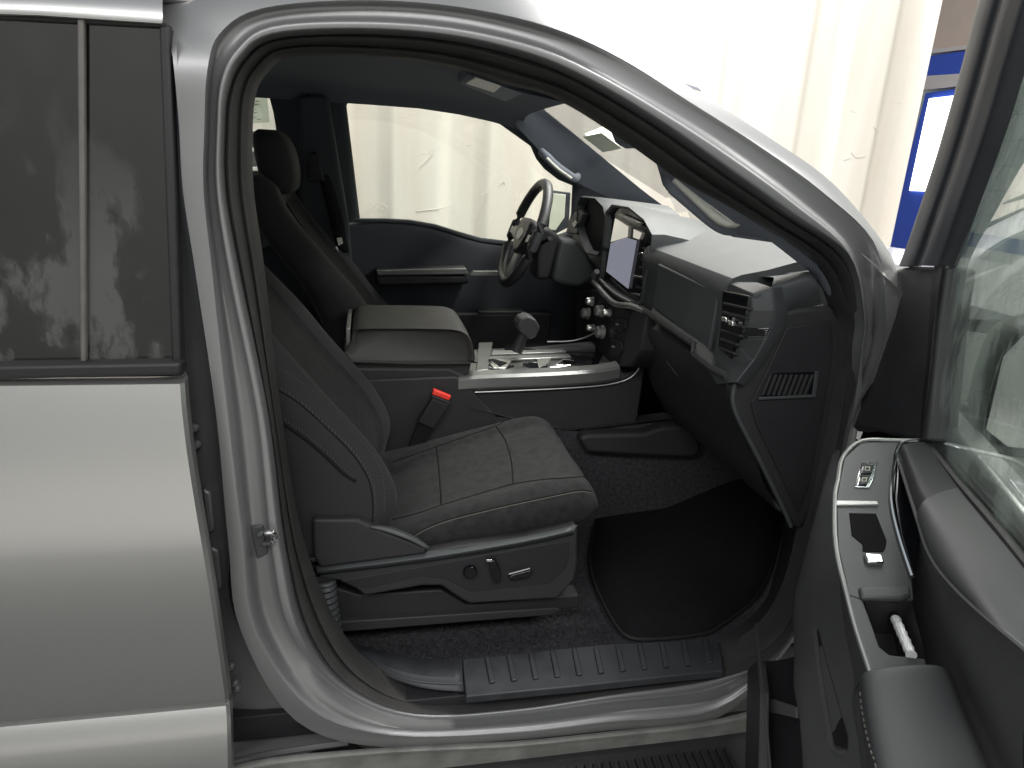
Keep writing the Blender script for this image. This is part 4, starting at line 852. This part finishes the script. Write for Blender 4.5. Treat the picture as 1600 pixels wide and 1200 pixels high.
for i in range(46):
    xx = -.1+i*.02
    o = prism('tread_bar', [Vector((xx, -.09, .398)), Vector((xx+.009, -.085, .398)), Vector((xx+.013, .02, .402)), Vector((xx+.004, .02, .402))], (0, 0, -.01), 'black_rubber', rb2, bevel=.002, seg=1)

# ------------------------------------------------------------------ open passenger door
G0 = Vector((.97, -.17, 1.25)); DS = Vector((-.427, -.904, 0)).normalized(); DN = Vector((-.904, .427, 0)).normalized()
def dp(px, py, n=0.0): return at(px, py, pl=(G0+DN*n, DN))
def dpl(pts, n=0.0): return [dp(p[0], p[1], p[2] if len(p) > 2 else n) for p in pts]
def door_pt(s, n, z): return Vector((G0.x, G0.y, 0))+DS*s+DN*n+Vector((0, 0, z))
# door shell (outer skin): a slab behind the inner trim
shell = [door_pt(s, -.07, z) for s, z in ((-.17, 1.30), (-.18, .95), (-.16, .62), (-.10, .48), (.95, .48), (.95, 1.26), (.3, 1.28))]
pd = prism('passenger_door', shell, DN*.05, 'silver_paint', truck, bevel=.01, label='open front passenger door seen from its inner side')
# window frame bar with seal
fo = [(1406,416,.03),(1418,385,.03),(1437,330,.035),(1462,255,.04),(1484,180,.048),(1506,100,.056),(1524,30,.064),(1545,-40,.07)]
fi = [(1470,416,.02),(1482,385,.02),(1500,330,.025),(1524,262,.03),(1548,190,.038),(1568,120,.046),(1592,40,.054),(1615,-40,.06)]
a_, b_ = dpl(fo), dpl(fi)
wf = loft('window_frame', [[p-DN*.03 for p in a_], a_, [p.lerp(q, .15)+DN*.008 for p, q in zip(a_, b_)], [p.lerp(q, .45)+DN*.010 for p, q in zip(a_, b_)], [p.lerp(q, .5)+DN*.004 for p, q in zip(a_, b_)], [p.lerp(q, .62)+DN*.004 for p, q in zip(a_, b_)], [p.lerp(q, .72)+DN*.010 for p, q in zip(a_, b_)], [p.lerp(q, .92)+DN*.004 for p, q in zip(a_, b_)], b_, [p-DN*.025 for p in b_]], 'frame_dark', pd, n=3, nr=2, smooth=50)
# sail panel
sail = [(1400,420,.03),(1424,415,.022),(1440,416,.018),(1478,416,.014),(1466,500,.014),(1456,600,.014),(1447,690,.016),(1400,682,.035),(1380,677,.045),(1347,668,.060),(1321,672,.072),(1328,597,.064),(1345,540,.054),(1366,493,.042)]
prism('mirror_sail', dpl(sail), -DN*.05, 'dark_plastic', pd, bevel=.008, seg=4)
tube('sail_bead', smooth_curve(dpl([(1440, 420), (1434, 520), (1424, 620), (1420, 684)], .015), 4), .005, 'door_plastic', pd, seg=8)
loft('glass_channel', [dpl([(1478, 414), (1466, 500), (1456, 600), (1444, 690)], .010), dpl([(1472, 414), (1460, 500), (1450, 600), (1438, 690)], .020), dpl([(1460, 414), (1449, 500), (1438, 600), (1424, 688)], .016)], 'black_rubber', pd, n=3, nr=2, smooth=60)
# glass
gpts = [(1470,416),(1482,385),(1500,330),(1524,262),(1548,190),(1568,120),(1592,40),(1615,-40),(1900,-60),(1900,1260),(1600,886),(1560,836),(1500,764),(1447,692),(1456,600),(1465,500)]
prism('window_glass', dpl(gpts, 0), -DN*.005, 'door_glass', pd, bevel=0, label='passenger door glass with smears and reflections')
tube('belt_seal', dpl([(1440, 684), (1500, 760), (1560, 830), (1600, 880), (1700, 1010)], .008), .008, 'black_rubber', pd, seg=8)
# inner trim, upper pads
up1 = [(1447,690,.012),(1500,762,.012),(1560,834,.012),(1610,896,.012),(1720,1040,.012)]
up2 = [(1425,692,.04),(1470,770,.045),(1525,855,.05),(1590,945,.05),(1700,1100,.05)]
up3 = [(1410,696,.06),(1444,785,.075),(1472,850,.08),(1530,925,.08),(1640,1050,.08)]
up4 = [(1404,712,.062),(1436,812,.08),(1458,872,.085),(1505,930,.085),(1610,1020,.085)]
pr_ = [smooth_curve(r_, 6) for r_ in (dpl(up1), dpl(up2), dpl(up3), dpl(up4), [p-DN*.03+Vector((0, 0, -.004)) for p in dpl(up4)])]
loft('corner_panel', [r_[:7] for r_ in pr_], 'deep_plastic', pd, nr=3, smooth=50)
loft('upper_pad', [[r_[6]-DN*.006]+[q+DN*.002 for q in r_[6:]] for r_ in pr_], 'armrest_vinyl', pd, nr=3, smooth=50)
lo1 = [p-DN*.012 for p in dpl(up4)]
lo2 = dpl([(1398,760,.045),(1412,850,.045),(1440,960,.045),(1490,1040,.045),(1600,1130,.045)])
lo3 = dpl([(1394,800,.035),(1420,900,.03),(1440,1020,.015),(1490,1140,.015),(1600,1260,.015)])
lo4 = dpl([(1360,900,.02),(1400,1000,.015),(1440,1120,.01),(1500,1300,.01),(1600,1400,.01)])
loft('lower_pad', [lo1, lo2, lo3, lo4], 'door_plastic', pd, n=4, nr=4, smooth=60)
tube('pad_seam', smooth_curve([p+DN*.002 for p in dpl(up4)], 4), .003, 'stitch' if False else 'door_plastic', pd, seg=6)
# switch plate: plane through three door points
A_, B_, C_ = dp(1400, 692, .06), dp(1358, 1053, .165), dp(1425, 901, .085)
PN = (B_-A_).cross(C_-A_).normalized()
if PN.dot(CAM_LOC-A_) < 0: PN = -PN
def sp(px, py, o=0): return at(px, py, pl=(A_+PN*o, PN))
plate_o = [(1346,690),(1406,690),(1398,722),(1394,780),(1404,836),(1425,901),(1428,937),(1348,936),(1326,929),(1309,855),(1307,780),(1312,750),(1319,716)]
prism('switch_plate', [sp(*p) for p in plate_o], -PN*.012, 'satin_dark', pd, bevel=.002)
prism('plate_rail', [sp(*p) for p in ((1327,930),(1348,937),(1364,980),(1374,1010),(1390,1023),(1446,1029),(1452,1060),(1362,1053),(1340,985))], -PN*.012, 'satin_dark', pd, bevel=.002)
tube('plate_rim', smooth_curve([sp(a, b2, .001) for a, b2 in ((1444, 688), (1400, 688), (1346, 689), (1317, 714), (1309, 750), (1304, 780), (1306, 855), (1323, 929), (1338, 985), (1360, 1052))], 4), .0035, 'satin_trim', pd, seg=8)
tube('chrome_strip', smooth_curve([sp(a, b2, .003) for a, b2 in ((1440, 688), (1412, 692), (1401, 704), (1397, 724), (1393, 780), (1404, 836), (1425, 901))], 4), .0035, 'chrome', pd, seg=8)
prism('gloss_strip', [sp(*p) for p in ((1403, 702), (1414, 696), (1446, 790), (1436, 860), (1424, 890), (1407, 836), (1398, 780))], -PN*.01, 'gloss_black', pd, bevel=.003)
# lock switch
prism('lock_bezel', [sp(a, b2, .003) for a, b2 in ((1346, 722), (1372, 720), (1366, 748), (1358, 762), (1336, 760), (1340, 742))], -PN*.006, 'chrome', pd, bevel=.0015)
for q in (((1350, 726), (1367, 725), (1363, 739), (1345, 740)), ((1344, 743), (1361, 742), (1355, 757), (1341, 757))):
    prism('lock_button', [sp(a, b2, .006) for a, b2 in q], -PN*.006, 'gloss_black', pd, bevel=.0015)
for a, b2 in ((1356, 732), (1351, 749)):
    prism('button_print', [sp(a-4, b2-3, .0064), sp(a+4, b2-3, .0064), sp(a+3, b2+3, .0064), sp(a-5, b2+3, .0064)], -PN*.0003, 'print_grey', pd, bevel=0)
    prism('button_print', [sp(a-2.6, b2-1.8, .0068), sp(a+2.6, b2-1.8, .0068), sp(a+1.8, b2+1.8, .0068), sp(a-3.4, b2+1.8, .0068)], -PN*.0003, 'gloss_black', pd, bevel=0)
# window switch recess
prism('switch_ledge', [sp(a, b2, .004) for a, b2 in ((1306, 781), (1372, 782), (1374, 789), (1306, 789))], -PN*.006, 'satin_trim', pd, bevel=.002)
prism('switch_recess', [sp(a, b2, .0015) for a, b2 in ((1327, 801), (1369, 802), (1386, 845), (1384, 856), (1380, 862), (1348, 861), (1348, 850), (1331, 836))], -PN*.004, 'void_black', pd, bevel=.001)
prism('window_toggle', [sp(a, b2, .008) for a, b2 in ((1350, 863), (1378, 864), (1383, 880), (1356, 878))], -PN*.008, 'chrome', pd, bevel=.003)
# pull cup
prism('cup_lip', [sp(a, b2, .006) for a, b2 in ((1342, 915), (1422, 914), (1426, 930), (1408, 936), (1346, 934))], -PN*.012, 'satin_dark', pd, bevel=.005)
cup = [(1350, 938), (1424, 940), (1440, 1000), (1444, 1028), (1390, 1022), (1374, 1010), (1364, 980)]
top_ = [sp(a, b2, -.001) for a, b2 in cup]; cm_ = sum(top_, Vector())/7
loft('pull_cup', [top_, [p.lerp(cm_, .12)-PN*.03 for p in top_], [p.lerp(cm_, .25)-PN*.06 for p in top_], [cm_-PN*.061 for p in top_]], 'black_rubber', pd, closed=True, smooth=30)
# armrest
ar = []
for t, pts in ((0, [(1340,1078),(1352,1052),(1400,1042),(1460,1040),(1478,1046),(1486,1062)]), (1, [(1345,1125),(1358,1095),(1410,1085),(1475,1083),(1496,1090),(1506,1108)]), (2, [(1360,1220),(1374,1185),(1430,1175),(1505,1172),(1530,1180),(1545,1200)]), (3, [(1385,1330),(1400,1290),(1460,1280),(1540,1275),(1570,1285),(1590,1310)])):
    L = []
    for i, (a, b2) in enumerate(pts):
        L.append(sp(a, b2, (-.035, .002, .014, .014, .004, -.03)[i]))
    ar.append(L)
ar = [[p-PN*.014+(p-q)*.015 for p, q in zip(ar[0], ar[1])]]+ar
arm = loft('armrest', ar, 'armrest_vinyl', pd, n=4, nr=4, smooth=70)
stitches_on('stitch_row', arm, [(1345, 1072), (1347, 1100), (1352, 1130), (1360, 1165), (1370, 1198)], 'stitch', pd, .005, .003, .001)
# front face of the armrest mass (faces the footwell)
fa = [(1306,780),(1306,855),(1323,929),(1338,985),(1360,1052),(1342,1080),(1347,1130),(1362,1230)]
fb = [(1296,800,.05),(1286,870,.05),(1296,930,.05),(1318,990,.05),(1345,1090,.05),(1335,1110,.05),(1340,1160,.05),(1350,1260,.05)]
fb = [(1322,740,.05),(1312,850,.06),(1312,920,.07),(1318,985,.08),(1330,1060,.08),(1330,1100,.085),(1338,1150,.085),(1352,1260,.085)]
fo_ = lambda i: -.045 if i > 4 else -.002
loft('armrest_side', [[sp(a, b2, fo_(i)) for i, (a, b2) in enumerate(fa)], [sp(a, b2, -.01).lerp(dp(c[0], c[1], c[2]), .5) for (a, b2), c in zip(fa, fb)], dpl(fb)], 'door_plastic', pd, n=3, nr=3, smooth=60)
# lower leading trim of the door
ltl = [(1318,668,.05),(1297,720,.085),(1270,820,.115),(1250,890,.122),(1239,940,.128),(1241,1020,.138),(1240,1070,.145),(1250,1130,.145),(1258,1260,.14)]
ltr = [(1346,690,.045),(1336,750,.05),(1330,850,.06),(1330,920,.07),(1340,985,.08),(1352,1050,.085),(1348,1090,.09),(1356,1150,.09),(1372,1260,.09)]
la, lb = dpl(ltl), dpl(ltr)
lt_ = loft('lower_trim', [[p-DN*.05+DS*-.02 for p in la], la, [p.lerp(q, .35)+DN*.012 for p, q in zip(la, lb)], [p.lerp(q, .7)+DN*.006 for p, q in zip(la, lb)], lb], 'door_plastic', pd, n=3, nr=3, smooth=50)
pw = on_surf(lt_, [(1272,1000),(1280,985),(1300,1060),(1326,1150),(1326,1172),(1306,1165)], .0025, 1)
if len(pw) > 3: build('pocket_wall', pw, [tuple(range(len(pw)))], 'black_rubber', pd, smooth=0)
seam_on('pocket_lip', lt_, [(1275, 984), (1282, 1050), (1295, 1130), (1304, 1170), (1322, 1178)], .005, 'door_plastic', pd, off=.002)
lc = dpl([(1180,1034,.185),(1184,1090,.185),(1184,1150,.178),(1186,1235,.17)]); rc = dpl([(1246,1024,.130),(1256,1090,.130),(1264,1150,.128),(1272,1235,.12)])
cav = loft('pocket_cavity', [lc, [p.lerp(q, .5)-DN*.012 for p, q in zip(lc, rc)], rc], 'deep_plastic', pd, n=3, nr=3, smooth=50)
for pts in ([(1196,1092),(1215,1094),(1252,1106),(1252,1124),(1220,1116),(1196,1112)],):
    q_ = on_surf(cav, pts, .004, 1)
    if len(q_) > 3: prism('pocket_shelf', q_, DN*.006, 'door_plastic', pd, bevel=.002)
prism('edge_rail', dpl([(1168,1046,.2),(1182,1032,.2),(1187,1080,.198),(1184,1235,.19),(1163,1235,.195)]), -DN*.02, 'dark_plastic', pd, bevel=.003)
tube('edge_weatherstrip', smooth_curve(dpl([(1181, 975, .2), (1185, 1010, .2), (1190, 1060, .203), (1196, 1110, .203), (1199, 1150, .2), (1206, 1230, .2)]), 5), .0030, 'rubber', pd, seg=8)
tube('door_check', [dp(1300, 1000, -.02), Vector((1.02, .10, .80))], .012, 'deep_plastic', pd, seg=8)
# outside mirror seen through the glass
mo_ = [door_pt(0, n_, z) for n_, z in ((-.075, 1.27), (-.07, 1.42), (-.10, 1.475), (-.20, 1.495), (-.30, 1.485), (-.33, 1.44), (-.335, 1.30), (-.30, 1.245), (-.12, 1.24))]
mcen = sum(mo_, Vector())/len(mo_)
mh = loft('outside_mirror', [[p.lerp(mcen, .12)-DS*.0+DS*-.015 for p in mo_], [p.lerp(mcen, .05)+DS*.004 for p in mo_], [p-DS*.02 for p in mo_], [p.lerp(mcen, .05)-DS*.08 for p in mo_], [p.lerp(mcen, .35)-DS*.13 for p in mo_], [p.lerp(mcen, .95)-DS*.15 for p in mo_]], 'mirror_black', pd, closed=True, n=3, nr=2, smooth=60, label='black outside mirror behind the door glass')
prism('mirror_arm', [door_pt(-.09, -.04, 1.25), door_pt(-.02, -.10, 1.25), door_pt(-.02, -.10, 1.31), door_pt(-.09, -.04, 1.31)], -DS*.05, 'mirror_black', pd, bevel=.01)
prism('mirror_face', [p.lerp(mcen, .12)-DS*.010 for p in mo_], -DS*.003, 'chrome', pd, bevel=0)
# silver wrapped stick in the pull cup
p0, p1 = sp(1399, 967, -.022), sp(1424, 1024, .003)
n_ = 14; pth = [p0.lerp(p1, i/n_) for i in range(n_+1)]
pen = tube('foil_stick', pth, [.0065*(1+.12*math.sin(i*2.3)) for i in range(n_+1)], 'foil', None, seg=10, smooth=25)
tag(pen, 'thin foil wrapped stick lying in the door pull cup', 'wrapper')
lathe('dark_tip', p0, (p0-p1), [(.0072, 0), (.0072, .008), (.004, .010)], 'gloss_black', pen, seg=10)
